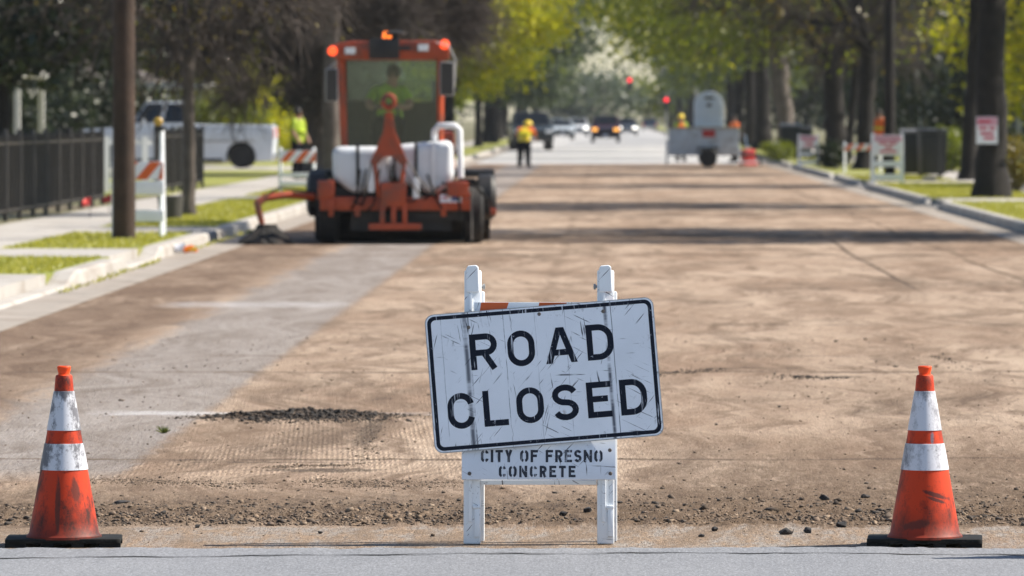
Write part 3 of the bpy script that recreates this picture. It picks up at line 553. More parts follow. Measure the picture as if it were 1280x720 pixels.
def letter(ch, u, v, H, W, s, mat, parent, depth, sten=False):   # u,v lower-left in the plane (x,z), facing -y
    mb = MB(); k = 0
    for pts, closed in glyph(ch, W, s, sten):
        P = [Vector(q) for q in pts]; Pc = [P[0]]
        for q in P[1:]:
            if (q-Pc[-1]).length > 1e-4: Pc.append(q)
        if closed and (Pc[0]-Pc[-1]).length < 1e-4: Pc.pop()
        P = Pc; n = len(P); lo, hi = [], []
        for i in range(n):
            d0 = (P[i]-P[i-1]).normalized() if (i or closed) else None; d1 = (P[(i+1) % n]-P[i]).normalized() if (i < n-1 or closed) else None
            d0 = d0 or d1; d1 = d1 or d0; n0 = Vector((-d0.y, d0.x)); n1 = Vector((-d1.y, d1.x)); nn = (n0+n1).normalized(); ml = min(2.2, 1/max(.3, nn.dot(n0)))
            hw = s/2*ml
            if ch == 'A' and abs(P[0].y-P[-1].y) > .5: nn = Vector((1, 0)); hw = s*.53        # horizontal end cuts
            lo.append(P[i]-nn*hw); hi.append(P[i]+nn*hw)
        y = -depth-.00025*k; k += 1
        vs = [(u+q.x*H, y, v+q.y*H) for q in lo]+[(u+q.x*H, y, v+q.y*H) for q in hi]
        vs += [(x_, 0, z_) for x_, _, z_ in vs]
        fs = []
        for i in range(n if closed else n-1):
            j = (i+1) % n; fs += [(i, j, n+j, n+i), (i, 2*n+i, 2*n+j, j), (n+i, n+j, 3*n+j, 3*n+i)]
        if not closed: fs += [(0, n, 3*n, 2*n), (n-1, 3*n-1, 4*n-1, 2*n-1)]
        mb.v += vs[:0]; mb.add(vs, fs)
    return mb.build('letter', mat, parent)
def textline(txt, uc, v, total, H, widths, s, mat, parent, depth, sten=False, sp=.3):
    ws = [widths.get(c, widths['*']) if c != ' ' else sp for c in txt]; W = sum(ws)*H; gap = (total-W)/(len(txt)-1); u = uc-total/2
    for c, wd_ in zip(txt, ws):
        if c != ' ': letter(c, u, v, H, wd_, s, mat, parent, depth, sten)
        u += wd_*H+gap

# ------------------------------------------------------------------ road closed sign on its folding stand
SY = 22.62; K = F/SY
def rrect(w, h, r, n=6):
    out = []
    for cx, cy, a in ((w/2-r, h/2-r, 0), (-w/2+r, h/2-r, 90), (-w/2+r, -h/2+r, 180), (w/2-r, -h/2+r, 270)): out += arc(cx, cy, r, r, a, a+90, n)
    return out
st = empty('sign_stand', ((680-HX)/K, SY, 0), 0, 'scuffed white ROAD CLOSED sign hung askew on a white folding stand', 'road sign')
LEAN = R(8.2); TL = math.tan(LEAN); RX = Matrix.Rotation(-LEAN, 4, 'X')
def leg(lx, y0, y1, z1, off):
    e = MB(); d = Vector((0, y1-y0, z1)); q = Matrix.Rotation(-math.atan2(y1-y0, z1), 4, 'X'); e.m = Matrix.Translation((lx, y0, 0)) @ q
    H = d.length
    e.box((0, 0, H/2), (.068, .036, H)); 
    o = e.build('leg', M['white'], st, bevel=.008, smooth=True)
    e = MB(); e.m = Matrix.Translation((lx, y0, 0)) @ q
    if off:                                             # moulded ridge, foot recess and hook on the front face
        e.box((-.008, -.0215, H*.53), (.016, .009, H*.9)); e.box((.02, -.021, .085), (.022, .008, .115)); e.box((.018, -.0225, .146), (.03, .012, .012))
        e.box((0, -.02, H-.02), (.05, .008, .03)); e.build('moulding', M['white'], o, bevel=.003, smooth=True)
    return o
lgs = []
for i, lx in enumerate((-.286, .245)):
    o = leg(lx, 0, .155, 1.085, True); s_ = 1 if i == 0 else -1
    MB().lathe([(.0, 0), (.006, .0), (.006, s_*.038), (.011, s_*.04), (.012, s_*.048), (0, s_*.05)], 12, 'x', (lx, .15, 1.02)).build('hinge_bolt', M['rim'], o, smooth=True)
    MB().prism([(-.026, 1.0), (.026, 1.0), (.022, 1.10), (.012, 1.107), (-.02, 1.104), (-.027, 1.09)], .11, .155, 'y').build('cap', M['white'], o, bevel=.004).location = (lx, 0, 0)
    leg(lx+.012, .15, .20, 1.0, False)
def plane(name, verts, depth, mat, parent, zc, extra, bevel=0, roll=0, uc=0):   # a board lying against the leaning legs
    mb = MB().prism(verts, -depth/2, depth/2, 'y'); o = mb.build(name, mat, parent, bevel=bevel, smooth=bevel > 0)
    o.matrix_local = Matrix.Translation((uc, TL*zc-.0215/math.cos(LEAN)-extra, zc)) @ RX @ Matrix.Rotation(R(-roll), 4, 'Y'); return o
bw = .612; bd = plane('lower_board', [(-bw/2, -.087), (bw/2, -.087), (bw/2, .087), (-bw/2, .087)], .016, M['board'], st, .343, .015, .003, 0, -.021)
B('shelf_lip', M['white'], st, (-.021, .04, .244), (.46, .03, .018), bevel=.003)
for (u, v) in ((-.275, -.063), (.285, -.063), (.283, .03)): MB().lathe([(0, -.0125), (.006, -.012), (.008, -.0085), (.008, -.006)], 8, 'y', (u, 0, v)).build('bolt', M['bolt'], bd)
textline('CITY OF FRESNO', .012, -.018, .484, .049, {'I': .22, '*': .6, 'T': .6, 'N': .68, 'O': .68, 'C': .62, 'S': .6}, .205, M['stencil'], bd, .0088, True, .28)
textline('CONCRETE', -.006, -.078, .305, .046, {'*': .6, 'N': .68, 'O': .68, 'C': .62}, .215, M['stencil'], bd, .0088, True)
ub = plane('upper_board', [(-.28, -.1), (.262, -.1), (.262, .1), (-.28, .1)], .012, M['white'], st, .86, .0125, .002)
for u0 in (-.262, -.03, .19):
    MB().prism([(u0-.02, -.09), (u0+.06, -.09), (u0+.06+.1*.6, .0985), (u0-.02+.03, .0985)], -.0066, .0, 'y').build('stripe', M['stripe'], ub)
PW, PH = .915, .556
pan = plane('sign_panel', rrect(PW, PH, .036), .004, M['rim'], st, (680-469)/K, .040, 0, 4.7)
MB().prism(rrect(PW-.007, PH-.007, .033), -.0026, 0, 'y').build('sign_face', M['sign'], pan)
ro, ri = rrect(PW-.018, PH-.018, .029), rrect(PW-.048, PH-.048, .018); n = len(ro)
bv = [(x, -.0030, z) for x, z in ro]+[(x, -.0030, z) for x, z in ri]; MB().add(bv, [(i, (i+1) % n, n+(i+1) % n, n+i) for i in range(n)]).build('border', M['ink'], pan)
WD = {'*': .74, 'R': .76, 'O': .76, 'A': .88, 'D': .75, 'C': .75, 'L': .68, 'S': .72, 'E': .68}
textline('ROAD', .0, .114-.0715, .573, .143, WD, .168, M['ink'], pan, .0031); textline('CLOSED', .004, -.1155-.0715, .795, .143, WD, .168, M['ink'], pan, .0031)
for u, v in ((.0, .245), (-.285, .215), (.255, .235)): MB().lathe([(0, -.0065), (.006, -.006), (.0075, -.003)], 10, 'y', (u, 0, v)).build('rivet', M['bolt'], pan)

# ------------------------------------------------------------------ traffic cones
def cone(px, py, rz, label, dirty, tilt=0, at=None):
    c = at or G(px, py); o = empty('traffic_cone', c, rz, label, 'traffic cone', 'orange traffic cones across the street'); h0 = .034
    def rad(z): return .142+(.0405-.142)*(z-.03)/(.60-.03)
    body = [(.0, h0-.004), (.150, h0-.004), (.149, h0+.006), (rad(.05), .05)]+[(rad(z), z) for z in (.1, .2, .305, .40, .46, .52, .612)]+[(.0365, .64), (.0335, .671), (.031, .675)]
    b = MB().lathe(body, 40).build('cone_body', M['cone_dirty'] if dirty else M['cone_scuffed'], o, smooth=True); b.scale = (1, 1, 1)
    MB().lathe([(.031, .675), (.024, .677), (.0225, .683), (.026, .697), (.0275, .707), (.025, .711), (.018, .711), (.016, .69), (0, .688)], 24).build('cone_tip', M['cone_tip'], o, smooth=True)
    cm = M['collar'] if dirty else M['collar_clean']
    for z0, z1 in ((.302, .405), (.458, .612)):
        e = .0026; MB().lathe([(rad(z0)-.001, z0-.001), (rad(z0)+e, z0), (rad((z0+z1)/2)+e, (z0+z1)/2), (rad(z1)+e, z1), (rad(z1)-.001, z1+.001)], 40).build('reflective_collar', cm, o, smooth=True)
    q = rrect(.455, .27, .02, 3); bs = MB().prism(q, .016, .034, 'z').build('base', M['rubber'], o, bevel=.005, smooth=True)
    for (x_, w_) in ((-.185, .085), (-.06, .05), (.06, .05), (.185, .085)):
        for y_ in (-.12, .12): B('foot', M['rubber'], bs, (x_, y_*.9, .0085), (w_, .045, .0165))
    return o
cone(80, 681.5, R(3), 'orange cone with two heavily soiled white collars on a black base', True)
cone(1156, 681.5, R(-4), 'orange cone with cleaner white collars and a dark scuff on its side', False)
cone(0, 0, R(20), 'orange cone standing out on the grey cross street asphalt', False, at=Vector((1.93, 21.70, .028)))

# ------------------------------------------------------------------ people
def person(label, loc, rz, J, rad, top, legs, vest=None, hat=None, hair=True, group='road workers', sleeves=True, name='person'):
    e = empty(name, loc, rz, label, 'person', group)
    names = list(J); idx = {n_: i for i, n_ in enumerate(names)}
    ed = [('pelvis', 'belly'), ('belly', 'chest'), ('chest', 'neck'), ('neck', 'head'), ('head', 'crown')]
    for s in 'lr': ed += [('chest', 'sh_'+s), ('sh_'+s, 'el_'+s), ('el_'+s, 'wr_'+s), ('wr_'+s, 'ha_'+s), ('pelvis', 'hip_'+s), ('hip_'+s, 'kn_'+s), ('kn_'+s, 'an_'+s), ('an_'+s, 'to_'+s)]
    me = bpy.data.meshes.new('tmp'); me.from_pydata([J[n_] for n_ in names], [(idx[a], idx[b]) for a, b in ed], [])
    o = bpy.data.objects.new('tmp', me); C.objects.link(o); md = o.modifiers.new('s', 'SKIN'); md.use_smooth_shade = True
    for n_ in names:
        sv_ = me.skin_vertices[0].data[idx[n_]]; r_ = rad.get(n_, rad.get(n_.split('_')[0], .06)); sv_.radius = (r_, r_) if not isinstance(r_, tuple) else r_; sv_.use_root = n_ == 'pelvis'
    m2 = o.modifiers.new('b', 'SUBSURF'); m2.levels = 2; m2.render_levels = 2
    dg = bpy.context.evaluated_depsgraph_get(); em = bpy.data.meshes.new_from_object(o.evaluated_get(dg)); bpy.data.objects.remove(o)
    mb = MB(); mb.v = [tuple(v.co) for v in em.vertices]; mb.f = [tuple(p_.vertices) for p_ in em.polygons]
    V0 = np.array(mb.v); F0 = list(mb.f); N0 = np.array([v.normal[:] for v in em.vertices])
    for s in 'lr':                                      # five fingers on each hand, part of the same body mesh
        wv, hv = Vector(J['wr_'+s]), Vector(J['ha_'+s]); d = (hv-wv).normalized(); sd = d.cross(Vector((0, 1, .3))).normalized(); up = sd.cross(d)
        for q, L_ in ((-1.5, .055), (-.5, .068), (.5, .072), (1.5, .06)):
            b0 = hv+sd*q*.019; mb.tube([b0-d*.02, b0+d*L_*.5, b0+d*L_*.85-up*L_*.35], [.010, .009, .007], 6)
        tb = wv+d*.03-sd*.03; mb.tube([tb, tb+d*.03-sd*.025, tb+d*.06-sd*.02], [.011, .01, .008], 6)
    hd = Vector(J['head']); fw = Vector((0, -1, 0)); mb.tube([hd+fw*.09+Vector((0, 0, .01)), hd+fw*.122-Vector((0, 0, .025)), hd+fw*.095-Vector((0, 0, .03))], [.008, .014, .01], 6)
    for s in (-1, 1): mb.sphere((hd.x+s*.085, hd.y+.01, hd.z-.005), (.012, .022, .034), 8, 6); mb.sphere((hd.x+s*.033, hd.y-.088, hd.z+.022), .012, 8, 6)
    b = mb.build('body', M['skin'], e, smooth=True)
    P = {n_: np.array(J[n_]) for n_ in names}
    def near(a, b_, r):                                 # vertices close to a bone
        ab = P[b_]-P[a]; t = np.clip(((V0-P[a]) @ ab)/(ab @ ab), 0, 1); return np.linalg.norm(V0-P[a]-t[:, None]*ab, axis=1) < r
    def shell(nm, mask, off, mat, par=e):
        fs = [f for f in F0 if all(mask[i] for i in f)]; m_ = MB(); vv = V0+N0*off; m_.v = [tuple(p_) for p_ in vv]; m_.f = fs; used = sorted({i for f in fs for i in f}); mp = {i: k for k, i in enumerate(used)}
        m_.v = [tuple(vv[i]) for i in used]; m_.f = [tuple(mp[i] for i in f) for f in fs]
        return m_.build(nm, mat, par, smooth=True)
    armm = near('sh_l', 'el_l', .13) | near('sh_r', 'el_r', .13)
    low = near('el_l', 'wr_l', .085) | near('el_r', 'wr_r', .085) | near('wr_l', 'ha_l', .1) | near('wr_r', 'ha_r', .1)
    torso = (near('pelvis', 'belly', .24) | near('belly', 'chest', .26)); legm = near('hip_l', 'kn_l', .17) | near('kn_l', 'an_l', .12) | near('hip_r', 'kn_r', .17) | near('kn_r', 'an_r', .12) | near('pelvis', 'hip_l', .2) | near('pelvis', 'hip_r', .2)
    headm = near('neck', 'head', .075) | near('head', 'crown', .16)
    shell('trousers', legm & ~low & ~(near('belly', 'chest', .2)), .024, legs)
    shell('shirt', (torso | armm) & ~headm & ~(low & ~torso), .007, top)
    if vest:
        v_ = shell('vest', torso & ~headm & ~(armm & ~near('belly', 'chest', .19)), .02, vest)
        c_ = Vector(J['belly'])*.6+Vector(J['chest'])*.4
        MB().lathe([(.185, -.025), (.192, -.025), (.192, .025), (.185, .025)], 24, 'z', tuple(c_)).build('reflective_band', M['limeband'], v_)
    for s in 'lr': 
        a, t = Vector(J['an_'+s]), Vector(J['to_'+s]); MB().tube([a+Vector((0, .05, .0)), a*.5+t*.5+Vector((0, 0, .01)), t], [.055, .05, .042], 10).build('boot', M['boot'], e, smooth=True)
    if hair: MB().sphere((hd.x, hd.y+.018, hd.z+.035), (.1, .112, .11), 14, 10).build('hair', M['hair'], e, smooth=True)
    if hat:
        h_ = MB().lathe([(.0, .125), (.05, .118), (.095, .085), (.118, .03), (.125, .0), (.16, -.012), (.16, -.02), (.115, -.012), (0, -.012)], 20, 'z', (hd.x, hd.y, hd.z+.06)).build('hard_hat', hat, e, smooth=True)
    return e
RAD = dict(pelvis=(.15, .11), belly=(.145, .10), chest=(.165, .115), neck=.06, head=.095, crown=.075, sh=.075, el=.052, wr=.036, ha=.038, hip=.1, kn=.068, an=.048, to=.04)
def standing(dy=0., arm=.0, bend=0.):
    J = dict(pelvis=(0, 0, .95), belly=(0, -.03*bend, 1.12), chest=(0, -.16*bend, 1.34-.03*bend), neck=(0, -.3*bend, 1.51-.07*bend), head=(0, -.42*bend-.02, 1.63-.1*bend), crown=(0, -.47*bend-.01, 1.72-.1*bend))
    for s, k in (('l', -1), ('r', 1)):
        J['sh_'+s] = (k*.19, -.22*bend, 1.43-.05*bend); J['el_'+s] = (k*.25, -.2*bend-.06*arm, 1.15-.03*bend); J['wr_'+s] = (k*.22, -.25*bend-.2*arm-.05, .93+.1*arm); J['ha_'+s] = (k*.21, -.27*bend-.25*arm-.06, .86+.12*arm)
        J['hip_'+s] = (k*.095, 0, .88); J['kn_'+s] = (k*.11, -.02, .49); J['an_'+s] = (k*.125, .02, .09); J['to_'+s] = (k*.15, -.14, .045)
    return J
g = G(655, 209); wk = person('worker in yellow hard hat and yellow vest over orange sleeves stooping in the road', (g.x, g.y, 0), R(165), standing(arm=1., bend=1.0), RAD, M['hivizo'], M['navy'], M['hat'], M['hat'], False); wk.scale = (1.2, 1.1, .92)
p = AT(372, 200, 140); person('worker in lime vest standing behind the pale forked tree', (p.x, 140, .15), R(60), standing(arm=.6), RAD, M['hiviz'], M['navy'], M['hiviz'], None)
p = AT(851, 146, 214); person('worker in lime vest beyond the grey trailer near the toilet', (p.x, 214, 0), R(20), standing(arm=.8), RAD, M['hiviz'], M['navy'], M['hivizo'], M['hat'], False)
p = AT(918, 146, 212); person('worker in all orange top on the kerb side of the toilet', (p.x, 212, 0), R(-60), standing(arm=.4), RAD, M['hivizo'], M['navy'], M['hivizo'], None)
p = AT(1099, 146, 170); person('worker in orange top standing behind the slim dark pole', (p.x, 170, .15), R(-30), standing(arm=.5), RAD, M['hivizo'], M['navy'], M['hivizo'], None)

# ------------------------------------------------------------------ road sweeper
WY = 76.0; WK = F/WY; SX = 503
sw = empty('road_sweeper', ((SX-HX)/WK, WY, 0), R(2), 'orange ride-on road sweeper with white water tanks and a glass cab', 'road sweeper')
def L(px, py): return ((px-SX)/WK, (305-py)/WK)         # picture -> sweeper's own x, z
def bar(name, mat, x0, x1, z0, z1, y0, y1, parent=sw, bevel=.012): return B(name, mat, parent, ((x0+x1)/2, (y0+y1)/2, (z0+z1)/2), (x1-x0, y1-y0, z1-z0), bevel=bevel)
def pxbar(name, mat, a, b, y0, y1, parent=sw, bevel=.012):
    (x0, z1), (x1, z0) = L(*a), L(*b); return bar(name, mat, x0, x1, z0, z1, y0, y1, parent, bevel)
def wheel(parent, c, r, w_, rimmat, hub=.55):
    t = MB().lathe([(r*hub, -w_/2), (r*.9, -w_/2), (r, -w_*.36), (r, w_*.36), (r*.9, w_/2), (r*hub, w_/2)], 28, 'x', c).build('wheel', M['tyre'], parent, smooth=True)
    MB().lathe([(.0, -w_*.4), (r*.2, -w_*.42), (r*hub*.8, -w_*.3), (r*hub*1.01, -w_*.44), (r*hub*1.01, w_*.44), (r*hub*.8, w_*.3), (r*.2, w_*.42), (0, w_*.4)], 20, 'x', c).build('rim', rimmat, t, smooth=True); return t
for x_ in (-1.0, .95): wheel(sw, (x_, .55, .38), .38, .28, M['orange'])
for x_ in (-.9, .9): wheel(sw, (x_, 3.3, .42), .42, .3, M['orange'])
br = MB().lathe([(.10, -1.2), (.40, -1.19), (.42, -.6), (.40, 0), (.42, .6), (.40, 1.19), (.10, 1.2)], 48, 'x', (0, 1.7, .42)).build('main_broom', M['bristle'], sw)
rnd = random.Random(3)
for v in br.data.vertices:
    if abs(v.co.x) < 1.19: f_ = rnd.uniform(.93, 1.04); v.co.y = 1.7+(v.co.y-1.7)*f_; v.co.z = .42+(v.co.z-.42)*f_
B('broom_hood', M['black'], sw, (0, 1.7, .93), (2.5, 1.0, .1), bevel=.02)
bar('chassis', M['black'], -.95, .95, .42, .56, .2, 4.0)
pxbar('front_beam', M['orange'], (400, 246), (590, 263), .02, .18)
B('skirt', M['black'], sw, (-.02, .32, .32), (1.35, .03, .3)); B('step', M['orange'], sw, (-1.02, .12, .72), (.22, .3, .26), bevel=.015); B('step', M['orange'], sw, (.74, -.02, .735), (.28, .26, .2), bevel=.015)
pl = pxbar('plate_bracket', M['orange'], (547, 241), (588, 256), -.04, .015); pxbar('label', M['label'], (550, 243), (577, 253), -.048, -.041, pl, .0)
pxbar('label_mark', M['blue'], (564, 245), (572, 251), -.054, -.049, pl, .0); pxbar('label_mark', M['pink'], (553, 246), (560, 248), -.054, -.049, pl, .0)
# tow tongue folded upright: ring, tapered neck, spread legs and slotted base
pts = [L(482, 140), L(490, 140), L(494, 165), L(503, 186), L(510, 203), L(500, 205), L(492, 196), L(480, 196), L(472, 205), L(462, 203), L(470, 186), L(479, 165)]
tg = MB().prism(pts, -.12, -.03, 'y').build('tow_tongue', M['orange'], sw, bevel=.01)
cx, cz = L(486, 127); ring = [(cx+.075*math.cos(t*math.pi/8), -.075, cz+.085*math.sin(t*math.pi/8)) for t in range(17)]; MB().tube(ring, .034, 8, False).build('tow_ring', M['orange'], tg, smooth=True)
for a, b in (((468, 203), (474, 246)), ((505, 203), (500, 246))): (x0, z0), (x1, z1) = L(*a), L(*b); MB().tube([(x0, -.08, z0), (x1, -.06, z1)], .03, 8).build('tongue_leg', M['orange'], tg, smooth=True)
pxbar('slotted_plate', M['orange'], (476, 228), (508, 258), -.12, -.02, tg)
for a in (475, 489, 503): pxbar('plate_finger', M['orange'], (a, 256), (a+6, 283), -.11, -.04, tg, .006)
pxbar('tongue_foot', M['orange'], (461, 279), (527, 287), -.14, .0, tg)
for a, b in (((508, 200), (541, 243)), ((465, 200), (455, 246)), ((484, 205), (488, 232)), ((500, 203), (528, 248))): (x0, z0), (x1, z1) = L(*a), L(*b); MB().tube([(x0, -.1, z0), ((x0+x1)/2, -.12, (z0+z1)/2-.02), (x1, -.05, z1)], .012, 6).build('chain', M['chain'], sw)
for a in ((464, 224), (520, 232)): pxbar('hose_fitting', M['pipe'], (a[0]-4, a[1]-10), (a[0]+4, a[1]+16), -.08, .0)
# water tanks
def tank(poly, y0, y1, bev=.15): return MB().prism([L(*q) for q in poly], y0, y1, 'y').build('water_tank', M['tank'], sw, bevel=bev, seg=4, smooth=True)
t1 = tank([(415, 183), (492, 183), (492, 228), (452, 242), (440, 242), (416, 223)], .06, .85); t2 = tank([(494, 181), (566, 175), (568, 224), (548, 242), (536, 242), (494, 226)], .08, .87)
for x_, t_ in ((445, t1), (518, t2), (540, t2)): pxbar('tank_strap', M['black'] if x_ != 540 else M['pipe'], (x_, 178), (x_+4, 232), .045, .07, t_, .003)
(x0, z0), (x1, z1), (x2, z2), (x3, z3) = L(543, 164), L(546, 157), L(573, 157), L(576, 222)
MB().tube([(x0, .3, z0-.1), (x0, .2, z0), (x1+.03, .15, z1), (x2-.05, .1, z2), (x2+.015, .08, z2-.05), (x3, .05, z3)], .043, 10).build('fill_pipe', M['pipe'], sw, smooth=True)
# cab
cab = MB(); CY0, CY1 = .75, 2.1
(xl, zt), (xr, _) = L(420, 52), L(560, 52); zb = L(0, 186)[1]
def post(a, b, y, w_=.085): (x0, z0), (x1, z1) = L(*a), L(*b); return MB().tube([(x0, y, z0), (x1, y, z1)], w_/2*1.2, 4).build('cab_post', M['orange'], sw)
post((430, 188), (425, 60), CY0); post((551, 188), (551, 58), CY0); post((430, 188), (425, 60), CY1); post((551, 188), (551, 58), CY1)
rf = MB().prism([L(418, 74), L(562, 74), L(562, 52), L(540, 49.5), L(440, 50.5), L(418, 54)], CY0-.12, CY1+.08, 'y').build('cab_roof', M['orange'], sw, bevel=.03, smooth=True)
pxbar('roof_console', M['black'], (461, 47), (499, 73), CY0-.2, CY0-.11, rf); pxbar('roof_bar', M['black'], (498, 57), (513, 62), CY0-.18, CY0-.12, rf, .004)
B('windshield', M['glass'], sw, (L(490, 0)[0], CY0-.005, L(0, 130)[1]), ((551-430)/WK-.07, .008, (186-74)/WK))
for s_, x_ in ((0, L(426, 0)[0]), (1, L(552, 0)[0])): B('side_window', M['glass'], sw, (x_, (CY0+CY1)/2, L(0, 110)[1]), (.008, CY1-CY0-.12, (150-74)/WK))
B('rear_window', M['glass'], sw, (L(490, 0)[0], CY1+.0, L(0, 100)[1]), ((551-430)/WK-.07, .008, .5))
B('rear_panel', M['black'], sw, (L(490, 0)[0], CY1+.01, L(0, 156)[1]), ((551-430)/WK-.05, .05, .62)); B('cab_floor', M['black'], sw, (L(490, 0)[0], (CY0+CY1)/2, 1.06), (1.36, CY1-CY0, .1))
bar('engine_cover', M['orange'], -.72, .72, .6, 1.5, CY1+.08, 4.1, bevel=.06); MB().tube([(.45, 3.2, 1.4), (.45, 3.2, 2.2)], .05, 10).build('exhaust', M['black'], sw)
st_ = B('seat', M['seat'], sw, (L(482, 0)[0], 1.75, 1.42), (.5, .45, .14), bevel=.04); B('backrest', M['seat'], st_, (L(482, 0)[0], 1.99, 1.78), (.48, .12, .6), bevel=.05)
whl = MB(); whl.m = Matrix.Translation((L(482, 0)[0], 1.22, 1.72)) @ Matrix.Rotation(R(-60), 4, 'X'); whl.tube([(.18*math.cos(t*math.pi/12), .18*math.sin(t*math.pi/12), 0) for t in range(25)], .016, 6, False); whl.tube([(0, 0, 0), (0, 0, -.45)], .025, 8); whl.tube([(-.17, 0, 0), (.17, 0, 0)], .012, 6); whl.build('steering_wheel', M['black'], sw, smooth=True)
bc = MB().lathe([(.07, 0), (.075, .02), (.06, .11), (.03, .13), (0, .13)], 14, 'z', (L(484, 0)[0], CY0+.1, L(0, 50)[1])).build('beacon', M['beacon'], rf, smooth=True)
MB().lathe([(.05, -.02), (.055, .1), (.13, .105), (.135, .15), (.05, .165), (0, .165)], 16, 'z', (L(494, 0)[0], CY0-.1, L(0, 53)[1])).build('spotlight_mount', M['black'], rf, smooth=True)
for a in ((415, 63), (556, 55)): x_, z_ = L(*a); MB().lathe([(.0, -.09), (.055, -.085), (.066, -.05), (.05, .0), (.03, .08)], 14, 'y', (x_, CY0-.06, z_)).build('marker_lamp', M['marker'], rf, smooth=True)
for a in ((437, 63), (529, 59)): x_, z_ = L(*a); lm_ = B('work_lamp', M['mrim'], rf, (x_, CY0-.17, z_), (.15, .09, .1), bevel=.012); B('lens', M['lampwhite'], lm_, (x_, CY0-.219, z_), (.125, .008, .078))
for a, w_, h_ in (((414, 106), .14, .42), ((559, 98), .165, .43)):
    x_, z_ = L(*a); m_ = B('mirror', M['mrim'], sw, (x_, CY0-.2, z_), (w_+.03, .06, h_+.03), bevel=.02); B('mirror_glass', M['mirror'], m_, (x_, CY0-.235, z_), (w_, .012, h_))
a = [L(545, 52), L(562, 57), L(570, 75), L(569, 100), L(566, 120)]; MB().tube([(x_, CY0-.17, z_) for x_, z_ in a], .014, 6).build('mirror_arm', M['mrim'], sw, smooth=True)
a = [L(420, 78), L(412, 82), L(412, 96)]; MB().tube([(x_, CY0-.17, z_) for x_, z_ in a], .014, 6).build('mirror_arm', M['mrim'], sw, smooth=True)
# right-hand broom motor and hose loop, left side drum guard
MB().lathe([(0, 1.0), (.2, 1.0), (.3, 1.03), (.31, 1.2), (.26, 1.26), (0, 1.27)], 24, 'x', (0, .9, .62)).build('broom_motor_cover', M['black'], sw, smooth=True)
MB().lathe([(0, -1.3), (.22, -1.29), (.3, -1.25), (.31, -1.05), (.25, -1.0), (0, -1.0)], 24, 'x', (0, .7, .66)).build('broom_motor_cover', M['black'], sw, smooth=True)
B('side_guard', M['orange'], sw, (1.2, .8, .42), (.12, .8, .08), bevel=.01)
MB().tube([(.84, .02, .8), (.98, -.05, .78), (1.12, 0, .62), (1.16, .1, .4)], .022, 8).build('hydraulic_hose', M['rubber'], sw, smooth=True)
MB().tube([(.56, -.02, .62), (.62, -.06, .72), (.75, -.06, .64), (.78, 0, .3)], .018, 8).build('hydraulic_hose', M['rubber'], sw, smooth=True)
MB().tube([(.92, -.02, .72), (.925, -.02, .05)], .014, 6).build('guide_rod', M['chain'], sw)
bar('tank_cradle', M['black'], -.93, .72, .62, .74, .2, .95); B('radiator_grille', M['black'], sw, (.1, .25, .45), (1.5, .06, .28))
for i in range(9):
    x0 = rnd.uniform(-.75, .7); x1 = x0+rnd.uniform(-.3, .3); MB().tube([(x0, -.0, rnd.uniform(.6, 1.1)), ((x0+x1)/2, -.09, rnd.uniform(.45, .8)), (x1, -.02, rnd.uniform(.4, .62))], rnd.uniform(.01, .018), 6).build('hydraulic_hose', M['rubber'], sw, smooth=True)
for x_ in (-.95, -.6, .55): B('bracket', M['orange'], sw, (x_, .0, .5), (.07, .06, .26), bevel=.008)
# kerb broom on its swinging arm
a = [(L(392, 246), .25), (L(360, 243), .1), (L(332, 247), .0), (L(322, 254), -.05), (L(324, 264), -.05), (L(328, 280), -.05)]
ar = MB().tube([(q[0], y_, q[1]) for q, y_ in a], [.05, .05, .055, .06, .05, .04], 8).build('kerb_broom_arm', M['orange'], sw, smooth=True)
MB().tube([(L(388, 240)[0], .2, L(0, 240)[1]), (L(350, 234)[0], .05, L(0, 234)[1]), (L(330, 246)[0], -.05, L(0, 246)[1])], .014, 6).build('hydraulic_hose', M['rubber'], ar)
bx_, _ = L(334, 300); kb = MB().lathe([(0, .27), (.13, .265), (.15, .22), (.36, .05), (.40, .005), (.3, .005), (0, .01)], 40, 'z', (bx_, -.05, 0)).build('kerb_broom', M['bristle'], sw)
for v in kb.data.vertices:
    if v.co.z < .1: f_ = rnd.uniform(.9, 1.08); v.co.x = bx_+(v.co.x-bx_)*f_; v.co.y = -.05+(v.co.y+.05)*f_
# driver seated in the cab
J = dict(pelvis=(0, 0, .0), belly=(0, 0, .17), chest=(0, .0, .38), neck=(.03, -.02, .56), head=(.05, -.05, .68), crown=(.05, -.05, .77))
for s, k in (('l', -1), ('r', 1)):
    J['sh_'+s] = (k*.2, 0, .47); J['el_'+s] = (k*.29, -.14, .25); J['wr_'+s] = (k*.17, -.36, .22); J['ha_'+s] = (k*.12, -.44, .25)
    J['hip_'+s] = (k*.1, -.06, -.02); J['kn_'+s] = (k*.14, -.46, .03); J['an_'+s] = (k*.14, -.52, -.34); J['to_'+s] = (k*.15, -.68, -.40)
x_ = L(481, 0)[0]; dv = person('driver in lime vest sitting behind the sweeper windscreen', (sw.location.x+x_, WY+1.72, 1.6), 0, J, RAD, M['cab_lime'], M['navy'], M['cab_lime'], None)

